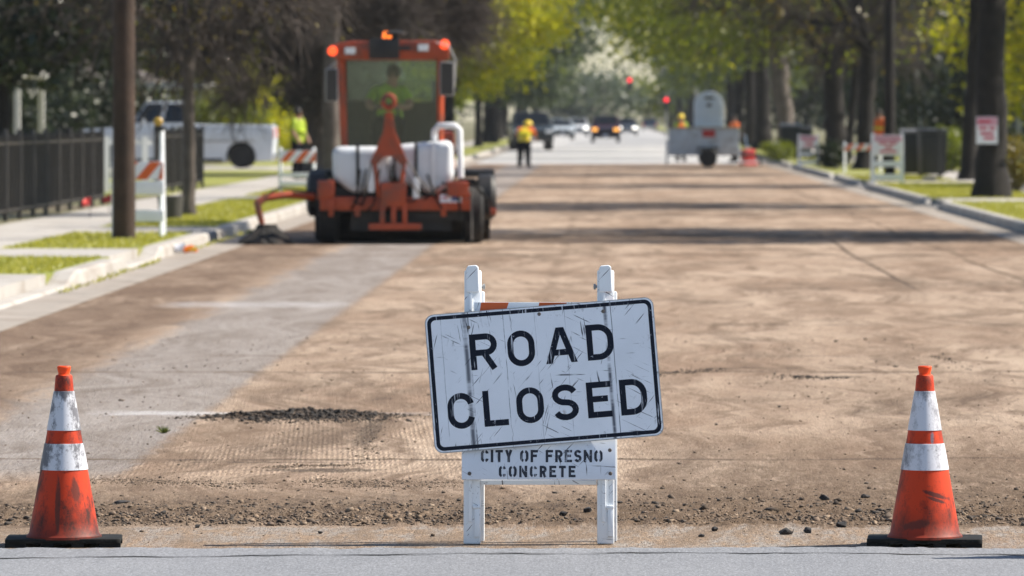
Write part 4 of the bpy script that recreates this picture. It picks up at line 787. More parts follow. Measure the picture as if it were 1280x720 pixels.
# ------------------------------------------------------------------ vehicles
def vehicle(name, label, cat, loc, rz, col, L_=4.6, W=1.85, hood=.95, belt=1.0, roof=1.5, ws=1.45, r0=2.15, r1=3.5, rb=4.2, wr=.33, lights=None, pickup=None, group=None, zf=.28):
    """front at -y; positions along the length measured from the nose"""
    o = empty(name, loc, rz, label, cat, group); y0 = -L_/2; m_ = col
    wf, wb = .95, L_-1.0
    def arch(c, up): return [(c-wr-.07, zf)]+[(c+(wr+.07)*math.cos(R(a)), max(zf+.01, (wr+.07)*math.sin(R(a))+wr)) for a in range(180, -1, -20)]+[(c+wr+.07, zf)]
    low = [(0.06, zf+.02)]+arch(wf, 1)+arch(wb, 1)+[(L_-.05, zf+.03), (L_, belt-.3), (L_-.04, belt-.04)]
    if pickup: low += [(pickup, belt-.02)]
    low += [(rb, belt), (ws, belt), (ws-.05, hood+.03), (.35, hood-.06), (.08, hood-.2), (0, zf+.3)]
    MB().prism([(y0+u, v) for u, v in low], -W/2, W/2, 'x').build('body', m_, o, bevel=.05, smooth=True)
    def green(u0, u1, z): return u0, u1, z
    t = .2; vs = []
    for (u0, u1, z, hw) in ((ws, rb, belt-.02, W/2-.04), (r0, r1, roof, W/2-t)): vs += [(-hw, y0+u0, z), (hw, y0+u0, z), (hw, y0+u1, z), (-hw, y0+u1, z)]
    MB().add(vs, [(3, 2, 1, 0), (4, 5, 6, 7), (0, 1, 5, 4), (1, 2, 6, 5), (2, 3, 7, 6), (3, 0, 4, 7)]).build('cabin', m_, o, bevel=.05, smooth=True)
    v = [Vector(q) for q in vs]
    def pane(nm, a, b, c_, d_, ins=.1, off=.012):
        q = [v[a], v[b], v[c_], v[d_]]; ctr = sum(q, Vector())/4; nrm = (q[1]-q[0]).cross(q[3]-q[0]).normalized()
        if nrm.dot(ctr-Vector((0, y0+(r0+r1)/2, belt+.2))) < 0: nrm = -nrm
        MB().add([tuple(p_+(ctr-p_)*ins+nrm*off) for p_ in q], [(0, 1, 2, 3)]).build(nm, M['carglass'], o)
    pane('windshield', 0, 1, 5, 4); pane('rear_window', 2, 3, 7, 6)
    for (a, b, c_, d_) in ((1, 2, 6, 5), (3, 0, 4, 7)):
        A, Bq, Cq, D = v[a], v[b], v[c_], v[d_]; nn_ = len(v)
        for f0, f1 in ((.0, .5), (.5, 1.0)):
            v.extend([A.lerp(Bq, f0), A.lerp(Bq, f1), D.lerp(Cq, f1), D.lerp(Cq, f0)]); k = len(v)-4; pane('side_window', k, k+1, k+2, k+3, .14)
    for x_ in (-W/2+.13, W/2-.13):
        for u in (wf, wb): wheel(o, (x_, y0+u, wr), wr, .24, M['rimgrey'])
    hl = lights or M['lampwhite']
    for s in (-1, 1):
        B('headlight', hl, o, (s*(W/2-.26), y0+.06, hood-.24), (.34, .16, .16), bevel=.03); B('tail_light', M['redlens'], o, (s*(W/2-.14), y0+L_-.03, belt-.28), (.16, .1, .3), bevel=.02)
        B('wing_mirror', m_, o, (s*(W/2+.08), y0+ws+.35, belt+.08), (.18, .12, .14), bevel=.03)
    B('grille', M['sigblack'], o, (0, y0+.045, hood-.28), (W*.5, .1, .2), bevel=.02); B('bumper', M['sigblack'], o, (0, y0+.03, zf+.14), (W*.92, .16, .2), bevel=.04); B('rear_bumper', M['chrome'], o, (0, y0+L_, zf+.16), (W*.92, .14, .16), bevel=.03)
    B('licence_plate', M['label'], o, (0, y0-.06, zf+.16), (.3, .02, .15))
    if pickup and L_ > 5.6:                             # side-on truck: arches, door seams, handles and sill
        for s in (-1, 1):
            for u in (wf, wb): MB().prism([(y0+u+(wr+.065)*math.cos(R(a)), wr+(wr+.06)*math.sin(R(a))) for a in range(0, 181, 15)], s*(W/2-.32), s*(W/2-.28), 'x').build('wheel_arch', M['liner'], o)
            for u in (ws+.1, rb-.12, pickup+.03): B('door_seam', M['liner'], o, (s*(W/2+.003), y0+u, (belt+zf)/2+.04), (.01, .025, belt-zf-.15))
            B('handle', M['chrome'], o, (s*(W/2+.015), y0+rb-.35, belt-.12), (.03, .2, .045)); B('side_moulding', M['mrim'], o, (s*(W/2+.004), y0+L_/2, belt-.52), (.012, L_-1.2, .06)); B('sill', M['liner'], o, (s*(W/2-.01), y0+L_/2, zf+.05), (.04, L_-3.1, .1))
    if pickup: B('bed_liner', M['sigblack'], o, (0, y0+(rb+L_)/2+.05, belt-.035), (W-.3, L_-rb-.25, .04))
    return o
# crew pickup in the driveway behind the fence, side on, nose away to the left
pt = paint('silver_white_paint', (.58, .62, .68)); X0 = (95-HX)/F*172; X1 = (345-HX)/F*172
vehicle('pickup_truck', 'silver white pickup truck parked side-on behind the black fence', 'pickup truck', ((X0+X1)/2, 172, LAWN+.012), R(-90), pt, L_=X1-X0, W=2.0, hood=1.22, belt=1.34, roof=2.0, ws=1.75, r0=2.2, r1=3.35, rb=3.55, wr=.37, pickup=3.6, zf=.19)
def onroad(px, py): g_ = G(px, py); return (g_.x, g_.y, .005)
vehicle('oncoming_suv', 'dark maroon utility vehicle coming up the street with its lights lit', 'car', onroad(757, 178), 0, paint('dark_maroon', (.05, .02, .03)), L_=4.7, W=1.95, hood=1.1, belt=1.15, roof=1.78, ws=1.4, r0=1.9, r1=4.2, rb=4.55, wr=.37, lights=M['amberlit'])
vehicle('following_car', 'dark car with one bright headlamp following the maroon vehicle', 'car', onroad(784, 169.5), 0, paint('graphite', (.045, .055, .07)), lights=M['headlit'], roof=1.6)
vehicle('parked_car', 'pale silver car waiting along the kerb beyond the stooping worker', 'car', onroad(702, 174.5), R(2), paint('pale_silver', (.4, .45, .5)), roof=1.48, lights=M['lampwhite'])
vehicle('parked_car', 'white car with bright lamps ahead of the tree-lined crossing', 'car', onroad(722, 170), R(2), paint('white_paint', (.7, .72, .75)), roof=1.6, lights=M['headlit'])
vehicle('parked_pickup', 'tall dark truck pulled up at the kerb behind the stooping worker', 'truck', onroad(663, 188), R(4), paint('near_black', (.02, .026, .03)), L_=5.4, W=2.05, hood=1.2, belt=1.3, roof=1.92, ws=1.6, r0=2.1, r1=3.9, rb=4.1, wr=.42, pickup=4.15, zf=.45)
vehicle('parked_car', 'blue black car parked at the kerb past the street signals', 'car', onroad(812, 163.5), R(180), paint('blue_black', (.03, .04, .07)))
vehicle('parked_car', 'dusty grey blue car stopped near the signal crossing', 'car', onroad(694, 166), 0, paint('dusty_blue', (.22, .28, .34)), roof=1.55)
vehicle('parked_car', 'dark green car parked on the side lot behind the black bins', 'car', (19.0, 246, LAWN), R(80), paint('dark_green', (.03, .05, .045)), roof=1.6)

# grey trailer carrying the portable toilet
g = G(880, 209); tr = empty('trailer', (g.x, g.y, 0), 0, 'low grey steel utility trailer standing on the milled road', 'trailer'); TK = F/g.y
B('side_wall', M['steel'], tr, (0, -.0, .86), (2.36, .06, .92), bevel=.02); B('side_wall', M['steel'], tr, (0, 1.6, .86), (2.36, .06, .92), bevel=.02); B('floor', M['tan'], tr, (0, .8, .43), (2.3, 1.56, .08))
B('end_wall', M['steel'], tr, (-1.16, .8, .86), (.06, 1.54, .9)); B('end_wall', M['steel'], tr, (1.16, .8, .86), (.06, 1.54, .9))
for z_ in (1.33,): B('top_rail', M['tan'], tr, (0, -.01, z_), (2.4, .1, .05), bevel=.01)
B('ramp', M['steel'], tr, (-1.25, .3, .5), (.07, .5, .85)); B('red_reflector', M['redmetal'], tr, (.16, -.045, 1.14), (.42, .03, .24)); B('fender', M['sigblack'], tr, (.14, -.12, .64), (.72, .26, .06), bevel=.02)
t_ = MB().lathe([(.16, -.34), (.28, -.34), (.31, -.28), (.31, -.12), (.28, -.06), (.16, -.06)], 24, 'y', (.14, 0, .31)).build('wheel', M['tyre'], tr, smooth=True); MB().lathe([(0, -.3), (.15, -.32), (.165, -.1), (0, -.1)], 16, 'y', (.14, 0, .31)).build('rim', M['steel'], t_)
t_ = MB().lathe([(.16, 1.7), (.28, 1.7), (.31, 1.76), (.31, 1.92), (.28, 1.98), (.16, 1.98)], 24, 'y', (.14, 0, .31)).build('wheel', M['tyre'], tr, smooth=True)
B('axle', M['sigblack'], tr, (.14, .8, .31), (.08, 2.0, .08)); MB().tube([(1.15, .8, .42), (1.9, .8, .42), (1.95, .8, .05)], .05, 8).build('hitch', M['sigblack'], tr)
pt_ = AT(886, 146, g.y+.85); to = empty('portable_toilet', (pt_.x, g.y+.82, .475), 0, 'pale blue grey portable toilet with domed roof riding in the trailer', 'portable toilet')
hw, hh = .5, 2.12; dome = [(-hw, 0), (hw, 0), (hw, 1.62)]+[(hw*math.cos(R(a)), 1.62+.47*math.sin(R(a))) for a in range(12, 180, 12)]+[(-hw, 1.62)]
MB().prism(dome, -.5, .5, 'y').build('cabin', M['toilet'], to, bevel=.03, smooth=True); dr = B('door', M['toiletd'], to, (0, -.512, .95), (.78, .03, 1.6), bevel=.01)
for z_ in (.5, .95, 1.4): B('door_rib', M['toilet'], dr, (0, -.532, z_), (.66, .015, .06))
B('vent', M['sigblack'], to, (0, -.512, 1.86), (.3, .03, .08)); B('sign', M['sigblack'], dr, (0, -.532, 1.62), (.16, .012, .1))
# red plate compactor beside the trailer
g2 = G(935, 208); pc = empty('plate_compactor', (g2.x, g2.y, 0), R(30), 'small red plate compactor with raised handle beside the trailer', 'compactor')
MB().prism([(-.28, .1), (-.2, .02), (.2, .02), (.28, .1), (.28, .14), (-.28, .14)], -.22, .22, 'y').build('plate', M['redmetal'], pc, bevel=.01); en = B('engine', M['redmetal'], pc, (0, 0, .38), (.42, .36, .42), bevel=.06); MB().lathe([(0, .6), (.11, .6), (.12, .66), (.05, .7), (0, .7)], 14).build('fuel_cap', M['chrome'], en)
MB().tube([(-.16, .18, .2), (-.16, .45, 1.1), (.16, .45, 1.1), (.16, .18, .2)], .02, 8).build('handle', M['chrome'], pc); 
tr2 = G(935, 214)

# ------------------------------------------------------------------ street furniture
M['lampyellow'] = pm('yellow_lamp_lens', (.55, .34, .05), .3, .1, 5)
def barricade(loc, rz, w_, h_, label, lamp, rails, name='barricade'):
    o = empty(name, loc, rz, label, 'barricade', 'striped barricades on the kerbs'); lg = M['white']
    for s in (-1, 1):
        MB().tube([(s*w_/2, 0, 0), (s*w_/2, .1, h_)], .03, 4).build('leg', lg, o); MB().tube([(s*w_/2, .42, 0), (s*w_/2, .12, h_)], .03, 4).build('leg', lg, o)
    for (z0, z1, striped) in rails:
        y_ = .1*(z0+z1)/2/h_-.045; r_ = B('rail', M['paper'], o, (0, y_, (z0+z1)/2), (w_+.06, .03, z1-z0), bevel=.004)
        if striped:
            hh = z1-z0; n_ = max(2, round(w_/.3))
            for i in range(n_+1):
                u = -w_/2-.02+i*.3; p_ = [(u, z0+.004), (u+.15, z0+.004), (u+.15+hh*.8, z1-.004), (u+hh*.8, z1-.004)]
                p_ = [(min(max(a, -w_/2-.02), w_/2+.02), b) for a, b in p_]
                if p_[1][0]-p_[0][0] > .02 or p_[2][0]-p_[3][0] > .02: MB().prism(p_, y_-.021, y_-.016, 'y').build('stripe', M['stripe'], r_)
    if lamp:
        l_ = MB().lathe([(0, -.04), (.045, -.036), (.06, -.02), (.06, .02), (.045, .036), (0, .04)], 16, 'y', (w_/2-.05, .1, h_+.115)).build('warning_lamp', M['lampyellow'], o, smooth=True); B('lamp_base', M['sigblack'], l_, (w_/2-.05, .1, h_+.025), (.11, .07, .07))
    return o
p = G(172, 296, .14); barricade((p.x, p.y, .14), R(0), .62, 1.38, 'tall barricade with amber lamp half hidden by the wooden pole', True, [(.74, .98, 1), (.55, .725, 0), (.2, .35, 0)])
p = G(372, 240, .14); barricade((p.x, p.y, .14), R(6), .7, .92, 'short striped barricade between the bare tree and the sweeper', False, [(.62, .86, 1), (.3, .4, 0), (.12, .22, 0)])
p = G(1078, 216, .14); barricade((p.x, p.y, .14), R(-4), 1.0, .85, 'low striped barricade on the lawn beside a notice board stand', False, [(.62, .8, 1)])
def notice(px, py, w_, h_, label):
    p_ = G(px, py, .14); o = empty('notice_stand', (p_.x, p_.y, .14), R(3), label, 'sign', 'white notice stands on the parkway'); Lw = M['white']
    for s in (-1, 1): B('leg', Lw, o, (s*(w_/2-.03), .05, h_/2), (.06, .04, h_), Matrix.Rotation(R(-6), 3, 'X').to_quaternion()); B('leg', Lw, o, (s*(w_/2-.03), .36, h_/2-.01), (.055, .04, h_-.04), Matrix.Rotation(R(14), 3, 'X').to_quaternion())
    bd_ = B('notice_board', M['paper'], o, (0, .03, h_*.76), (w_-.06, .02, h_*.4), bevel=.004); B('header', M['pinkpaper'], bd_, (0, .016, h_*.89), (w_-.1, .006, h_*.11))
    for i, (z_, f_) in enumerate(((.80, .3), (.80, -.3), (.72, .05), (.64, .28), (.64, -.25))): B('red_print', M['pink'], bd_, (f_*w_*.5, .016, h_*z_), (w_*.26, .005, h_*.045))
    for z_ in (.4, .14): B('rail', Lw, o, (0, .02, h_*z_), (w_-.06, .025, h_*.11))
notice(1110, 230, .74, 1.18, 'white slatted notice stand with pink header near the dark bins'); notice(1011, 209, .64, 1.02, 'smaller white notice stand with faded red print farther down the kerb')
p = G(1240, 247, .14); TRX, TRY = p.x, p.y
q = AT(1234, 163, TRY-.42); po = B('posted_notice', M['paper'], None, (0, 0, 0), (.41, .012, .52)); po.location = (q.x, TRY-.37, q.z); tag(po, 'red and white paper notice posted on the thick tree trunk', 'notice')
B('header', M['pinkpaper'], po, (0, -.009, .17), (.39, .004, .16)); 
for z_, x_, w_ in ((.17, -.05, .24), (.04, -.08, .16), (.04, .1, .12), (-.06, 0, .26), (-.15, .04, .2)): B('red_print', M['pink'], po, (x_, -.013, z_), (w_, .004, .055))
def bin_(px, py, lid, label, s=1.0):
    p_ = G(px, py, .14); o = empty('wheeled_bin', (p_.x, p_.y, .14), R(random.uniform(-8, 8)), label, 'bin', 'wheeled bins on the parkway')
    MB().box((0, 0, .55*s), (.56*s, .66*s, .98*s), taper=(1.14, 1.1)).build('body', M['bin'], o, bevel=.03, smooth=True)
    MB().prism([(-.38*s, 1.05*s), (.36*s, 1.05*s), (.36*s, 1.09*s), (.0, 1.15*s), (-.38*s, 1.1*s)], -.33*s, .33*s, 'x').build('lid', lid, o, bevel=.015, smooth=True)
    for x_ in (-.24*s, .24*s): MB().lathe([(0, -.04), (.12, -.04), (.12, .04), (0, .04)], 14, 'x', (x_, .3*s, .12)).build('wheel', M['tyre'], o)
    MB().tube([(-.25*s, .36*s, 1.02*s), (-.22*s, .45*s, 1.05*s), (.22*s, .45*s, 1.05*s), (.25*s, .36*s, 1.02*s)], .018, 6).build('handle', M['bin'], o)
bin_(1141, 220, M['binlid'], 'black wheeled bin with a pale glossy lid next to the notice stand', 1.08); bin_(1165, 221, M['bin'], 'all black wheeled bin standing by the thin iron post', 1.1); bin_(988, 200, M['binlid'], 'grey lidded bin beyond the smaller notice stand', 1.15); bin_(1003, 199, M['bin'], 'dark bin right behind the smaller notice stand', 1.05)
p = G(1174, 224, .14); MB().tube([(0, 0, 0), (0, 0, 1.25)], .035, 8).lathe([(.07, 1.25), (.07, 1.27), (0, 1.3)], 10).build('iron_post', M['bin']).location = p; tag(bpy.context.scene.objects['iron_post'], 'thin dark iron post beside the black bins', 'post')
p = G(1162, 226, .14); B('white_block', M['concrete'], None, (0, 0, .06), (.32, .25, .13), bevel=.02).location = p; tag(bpy.context.scene.objects['white_block'], 'small white concrete block on the grass by the bins', 'block')
p = G(213, 274, .14); tc = empty('trash_can', p, 0, 'small grey ribbed trash can beside the slim street tree', 'trash can'); MB().lathe([(0, .01), (.17, .0), (.2, .34), (.212, .35), (.2, .36), (.185, .34), (.16, .03), (0, .03)], 20).build('can', M['fpost'], tc, smooth=True)
MB().tube([(-.2, 0, .3), (-.1, 0, .44), (.1, 0, .44), (.2, 0, .3)], .01, 6).build('handle', M['chain'], tc)
for (px, py, sd) in ((112, 272, 1), (137, 268, -1)):
    p = G(px, py, .15); o = empty('marking_flag', p, R(20*sd), 'small red utility marking flag on a wire by the sidewalk', 'flag', 'red marking flags'); MB().tube([(0, 0, 0), (.03*sd, 0, .32)], .006, 5).build('wire', M['chain'], o); MB().add([(.03, 0, .32), (.03, 0, .2), (-.1, .03, .17), (-.12, -.01, .24), (-.06, .03, .3)], [(0, 1, 2, 3, 4)]).build('flag', M['flagred'], o)
p = G(219, 319); o = empty('crumpled_cup', (p.x, p.y, .012), R(20), 'crumpled white paper cup lying in the gutter', 'litter'); c_ = MB(); c_.m = Matrix.Rotation(R(80), 4, 'Y'); c_.lathe([(.045, 0), (.06, .12), (.065, .125), (.055, .12), (.04, .01), (0, .01)], 14, 'z', (-.06, 0, 0)); c_.build('cup', M['paper'], o, smooth=True)
o = MB().tube([(0, 0, .05), (.1, .02, .07), (.17, 0, .04)], [.04, .05, .02], 7).build('snack_wrapper', M['amber']); o.location = (p.x+.1, p.y, .012); tag(o, 'scrap of orange yellow wrapper next to the white cup', 'litter')

# utility poles
def pole(px, Y, r, h_, label, mat, arms=True):
    x_ = (px-HX)/F*Y; o = empty('utility_pole', (x_, Y, .1), 0, label, 'pole', 'utility poles'); MB().tube([(0, 0, 0), (0, 0, h_*.5), (.02, 0, h_)], [r, r*.9, r*.7], 16).build('shaft', mat, o, smooth=True)
    if arms: B('crossarm', mat, o, (0, -.2, h_-1), (2.4, .1, .12)); [MB().lathe([(.03, 0), (.05, .05), (.04, .14), (0, .15)], 10, 'z', (a, -.2, h_-.94)).build('insulator', M['mrim'], o) for a in (-1.1, -.5, .5, 1.1)]
    return o
pole(155, 72.5, .148, 10.5, 'brown creosoted wooden utility pole on the parkway lawn', M['polewood']); pole(1112, 150, .15, 11, 'slim dark utility pole rising behind the larger notice stand', M['bark'], False)
# iron fence along the front of the corner lot, posts every two metres
def fence(xf, segs, label):
    o = empty('iron_fence', (xf, segs[0][0], LAWN), 0, label, 'fence'); Y0 = segs[0][0]
    for (a, b) in segs:
        n_ = max(1, round((b-a)/2)); d = (b-a)/n_
        for i in range(n_+1): B('post', M['fpost'], o, (.0, a-Y0+i*d, .68), (.07, .07, 1.38), bevel=.006)
        for i in range(n_):
            ya = a-Y0+i*d; 
            for z_ in (.16, 1.16): B('rail', M['fence'], o, (0, ya+d/2, z_), (.03, d-.08, .04))
            mb = MB(); k = int(d/.11)
            for j in range(1, k): mb.box((0, ya+d*j/k, .69), (.02, .02, 1.16)); mb.box((0, ya+d*j/k, 1.29), (.02, .02, .05), taper=(.1, .1))
            pk = mb.build('pickets', M['fence'], o); pk['kind'] = 'stuff'
fence(-8.95, [(74.5, 101), (113.0, 126)], 'low black iron picket fence along the sidewalk')
# a pale gate of slats left open in the driveway gap
go = empty('slatted_gate', (-9.0, 112.8, LAWN), R(18), 'pale slatted gate standing open in the gap of the black fence', 'gate')
for i in range(9): B('slat', M['trimwhite'], go, (-.15-i*.26, 0, .62), (.12, .03, 1.1))
for z_ in (.2, 1.05): B('gate_rail', M['trimwhite'], go, (-1.2, .035, z_), (2.4, .03, .08))

# ------------------------------------------------------------------ houses
def house(x, y, wx, wy, rz, wall, label, porch=True, hwall=2.9, hr=2.0):
    o = empty('house', (x, y, LAWN), rz, label, 'house', 'houses along the street')      # front faces -x in its own frame
    B('wall', wall, o, (0, 0, hwall/2), (wx, wy, hwall))
    e = .55; V_ = [(-wx/2-e, -wy/2-e, hwall), (wx/2+e, -wy/2-e, hwall), (wx/2+e, wy/2+e, hwall), (-wx/2-e, wy/2+e, hwall), (0, -wy/2+wx*.25, hwall+hr), (0, wy/2-wx*.25, hwall+hr)]
    V_ += [(a, b, c-.14) for a, b, c in V_[:4]]
    rf_ = MB().add(V_, [(0, 1, 4), (1, 2, 5, 4), (2, 3, 5), (3, 0, 4, 5), (6, 7, 1, 0), (7, 8, 2, 1), (8, 9, 3, 2), (9, 6, 0, 3), (9, 8, 7, 6)]).build('roof', M['shingle'], o)
    B('chimney', M['bark'], rf_, (wx*.2, wy*.2, hwall+hr*.9), (.6, .6, 1.2))
    for sx, n_ in ((-1, 3),):
        for i in range(n_):
            yy = -wy/2+wy*(i+.5)/n_
            if i == 1:
                d_ = B('door', M['bark'], o, (-wx/2-.03, yy, 1.15), (.08, .95, 2.1)); B('handle', M['chrome'], d_, (-wx/2-.09, yy+.35, 1.05), (.05, .05, .12))
            else:
                w__ = B('window', M['trimwhite'], o, (-wx/2-.03, yy, 1.6), (.1, 1.7, 1.3)); B('pane', M['carglass'], w__, (-wx/2-.085, yy, 1.6), (.02, 1.5, 1.1)); B('sill', M['trimwhite'], w__, (-wx/2-.1, yy, .92), (.2, 1.9, .07))
    for s in (-1, 1):
        for xx in (-wx*.22, wx*.22):
            w__ = B('window', M['trimwhite'], o, (xx, s*(wy/2+.03), 1.6), (1.3, .1, 1.2)); B('pane', M['carglass'], w__, (xx, s*(wy/2+.085), 1.6), (1.1, .02, 1.0))
    if porch:
        B('porch_roof', M['trimwhite'], o, (-wx/2-1.3, 0, hwall-.25), (2.5, wy*.6, .22)); [B('porch_post', M['trimwhite'], o, (-wx/2-2.4, s*wy*.27, (hwall-.36)/2), (.14, .14, hwall-.36)) for s in (-1, 1)]
    return o
house(-21.2, 141, 9, 11, R(180), wallmat('dark_brown_siding', (.07, .055, .045)), 'dark brown house with white porch roof behind the black fence')
house(-21, 200, 9, 12, R(180), wallmat('buff_stucco', (.4, .35, .27)), 'buff stucco house set behind the pickup truck'); house(-22, 262, 9, 12, R(180), wallmat('sage_stucco', (.3, .33, .28)), 'sage coloured house beyond the buff stucco one')
house(21, 150, 9, 12, 0, wallmat('tan_stucco', (.36, .30, .23)), 'tan stucco house behind the thick trunk and the bins'); house(22, 205, 9, 12, 0, wallmat('pale_blue_siding', (.3, .35, .4)), 'pale blue house behind the row of dark trunks'); house(22, 270, 9, 12, 0, wallmat('cream_siding', (.42, .4, .33)), 'cream house level with the worker in the road')

# ------------------------------------------------------------------ trees
def segs_mesh(P0, P1, R0, R1):
    P0, P1, R0, R1 = map(np.asarray, (P0, P1, R0, R1)); d = P1-P0; d /= np.linalg.norm(d, axis=1, keepdims=True)+1e-9
    up = np.where(np.abs(d[:, 2:3]) < .9, [[0, 0, 1.]], [[0, 1., 0]]); a = np.cross(d, up); a /= np.linalg.norm(a, axis=1, keepdims=True); b = np.cross(d, a); Vs = []
    for P, r in ((P0, R0), (P1, R1)):
        for k in range(3): t = 2*math.pi*k/3; Vs.append(P+r[:, None]*(math.cos(t)*a+math.sin(t)*b))
    V = np.stack(Vs, 1).reshape(-1, 3); o = 6*np.arange(len(P0))[:, None]
    return V, np.concatenate([o+np.array([[k, (k+1) % 3, 3+(k+1) % 3, 3+k]]) for k in range(3)])
def leaves(P, size, r):
    n_ = len(P); d = r.normal(size=(n_, 3)); d /= np.linalg.norm(d, axis=1, keepdims=True); e = np.cross(d, r.normal(size=(n_, 3))); e /= np.linalg.norm(e, axis=1, keepdims=True)
    s = (size*r.uniform(.6, 1.3, n_))[:, None]
    return np.stack([P-d*s, P+e*s*.5, P+d*s, P-e*s*.5], 1).reshape(-1, 3)
def tree(label, x, y, r0, fork, c, rad, leafmat_, nleaf, seed, bark=None, lsize=.14, clumps=70, bare=0, group='street trees', name='tree', lean=(0, 0), nlimb=7, twigmat=None, zmin=2.2, flare=1.35, cs=.16, budsize=.09, z0=.1, single=False):
    """c = crown centre offset from the trunk base, rad = crown radii; leaves sit in clumps joined to the limbs"""
    r = np.random.default_rng(seed); o = empty(name, (x, y, z0), 0, label, 'tree', group); bark = bark or M['bark']; mb = MB()
    fk = Vector((lean[0], lean[1], fork)); nr = 14; tp, trd = [], []
    for i in range(nr+1):                               # uneven, slightly crooked trunk flaring into its roots
        f_ = i/nr; zz_ = -.05+(fork+.05)*f_**1.25; tp.append((lean[0]*f_**1.5+r.normal()*r0*.07*(0 < i < nr), lean[1]*f_**1.5+r.normal()*r0*.07*(0 < i < nr), zz_)); trd.append(r0*(1+(flare-1)*1.5*math.exp(-max(zz_, 0)/(r0*.9)))*(1-.1*f_)*r.uniform(.93, 1.07))
    mb.tube(tp, trd, 16)
    cen = Vector(c); ctr = []
    while len(ctr) < clumps:
        p_ = r.normal(size=3); p_ /= np.linalg.norm(p_); p_ *= r.uniform(.35, 1)**.5; q_ = np.array(c)+p_*np.array(rad)
        if q_[2] > zmin: ctr.append(q_)
    ctr = np.array(ctr); lim = []
    for i in range(nlimb):
        t = ctr[int(i*clumps/nlimb)]; e_ = Vector(t); m1 = fk.lerp(e_, .35)+Vector((0, 0, .35*(e_-fk).length*.35)); m2 = fk.lerp(e_, .7)+Vector((r.normal()*.2, r.normal()*.2, .1))
        rr = r0*r.uniform(.42, .6); mb.tube([fk-Vector((0, 0, .15)), m1, m2, e_], [rr, rr*.75, rr*.5, rr*.2], 7); lim += [m1, m2, e_, m1.lerp(m2, .5), m2.lerp(e_, .5)]
    mb.build('trunk', bark, o, smooth=True)
    LP = np.array([l_[:] for l_ in lim]); P0, P1, A, Bq = [], [], [], []
    for q_ in ctr:
        j = np.argmin(((LP-q_)**2).sum(1)); P0.append(LP[j]); P1.append(q_); A.append(max(.02, r0*.12)); Bq.append(.012)
    if bare:                                            # fine leafless twigs spreading out of every clump
        base = ctr[r.integers(0, clumps, bare)]; cur = base+r.normal(size=(bare, 3))*.25; dirn = (cur-np.array(c))/np.array(rad)+r.normal(size=(bare, 3))*.55+np.array([0, 0, .12]); dirn /= np.linalg.norm(dirn, axis=1, keepdims=True)
        for st_, (ln, ra, rb_) in enumerate(((.55, .016, .012), (.5, .012, .008), (.4, .008, .004))):
            nx_ = cur+dirn*ln*r.uniform(.6, 1.3, (bare, 1)); P0 += list(cur); P1 += list(nx_); A += [ra]*bare; Bq += [rb_]*bare
            sd = dirn+r.normal(size=(bare, 3))*.6; P0 += list(cur); P1 += list(cur+sd*ln*.6); A += [rb_]*bare; Bq += [.004]*bare
            cur = nx_; dirn = dirn+r.normal(size=(bare, 3))*.35; dirn /= np.linalg.norm(dirn, axis=1, keepdims=True)
    V, Q_ = segs_mesh(P0, P1, np.array(A), np.array(Bq)); tw = np_mesh('twigs', V, Q_, twigmat or (M['twig'] if bare else bark), o); tw['kind'] = 'stuff'
    if nleaf:
        j = r.integers(0, clumps, nleaf); sc_ = np.array(rad).mean()*cs*r.uniform(.6, 1.5, clumps)
        P = ctr[j]+np.clip(r.normal(size=(nleaf, 3)), -2, 2)*sc_[j][:, None]*np.array([1, 1, .75]); P = P[P[:, 2] > zmin-.5]
        V = leaves(P, lsize, r); cr_ = np_mesh('crown', V, np.arange(len(V)).reshape(-1, 4), leafmat_, o); cr_['kind'] = 'stuff'
    return o
X = lambda px, Y: (px-HX)/F*Y
# --- right-hand parkway
tree('thick dark street tree with a paper notice on its trunk', TRX, TRY, .3, 5.2, (0, 0, 8.5), (6.2, 5.0, 3.2), M['leaf_green'], 9000, 11, bare=900, lsize=.15, zmin=4.6, flare=1.3)
tree('bare street tree beside the cone that shades the near kerb', 9.2, 83, .3, 4.5, (-.8, 0, 8.2), (6.4, 5.2, 3.2), M['leaf_bud'], 9000, 12, bare=3000, lsize=.14, zmin=4.4)
tree('dark leaning tree rising just behind the thick noticed trunk', X(1210, 140), 140, .2, 4.6, (.5, .5, 7.5), (4.5, 4.5, 3.2), M['leaf_dark'], 4000, 13, bare=700, zmin=4.4, lean=(.25, 0))
tree('dark trunked street tree between slim pole and striped barricade', X(1081, 168), 168, .27, 3.6, (-.5, 0, 7.5), (5.0, 4.5, 3.6), M['leaf_bud'], 1500, 14, bare=2600, zmin=3.4, lean=(.1, 0))
tree('stout dark street tree behind the larger notice stand', X(1045, 188), 188, .36, 3.4, (-1, 0, 7.5), (5.5, 5, 4.2), M['leaf_green'], 5000, 15, bare=1500, zmin=3.2, lean=(-.1, 0))
tree('slender twin street tree shaded beside the stout one', X(1060, 205), 205, .16, 3.3, (.5, 0, 7), (4.0, 4, 3.8), M['leaf_bud'], 1200, 16, bare=2000, zmin=3.2, lean=(.3, 0))
tree('grey trunked street tree leaning over the smaller notice stand', X(985, 232), 232, .38, 4.6, (-2.2, 0, 7.8), (5.5, 5, 3.8), M['leaf_green'], 9000, 17, M['palebark'], lsize=.16, zmin=4.0, lean=(-.45, 0), clumps=90)
tree('dark trunked leafy tree beside the toilet trailer', X(953, 268), 268, .4, 4.2, (-2.6, 0, 8.2), (5.8, 5, 4.2), M['leaf_green'], 9000, 18, lsize=.18, zmin=4.2, clumps=90)
tree('wide green tree whose boughs overhang the street past the trailer', X(938, 300), 300, .35, 4.5, (-3.6, 0, 8.8), (5.2, 6, 3.9), M['leaf_bright'], 8000, 19, lsize=.19, zmin=4.6, clumps=90)
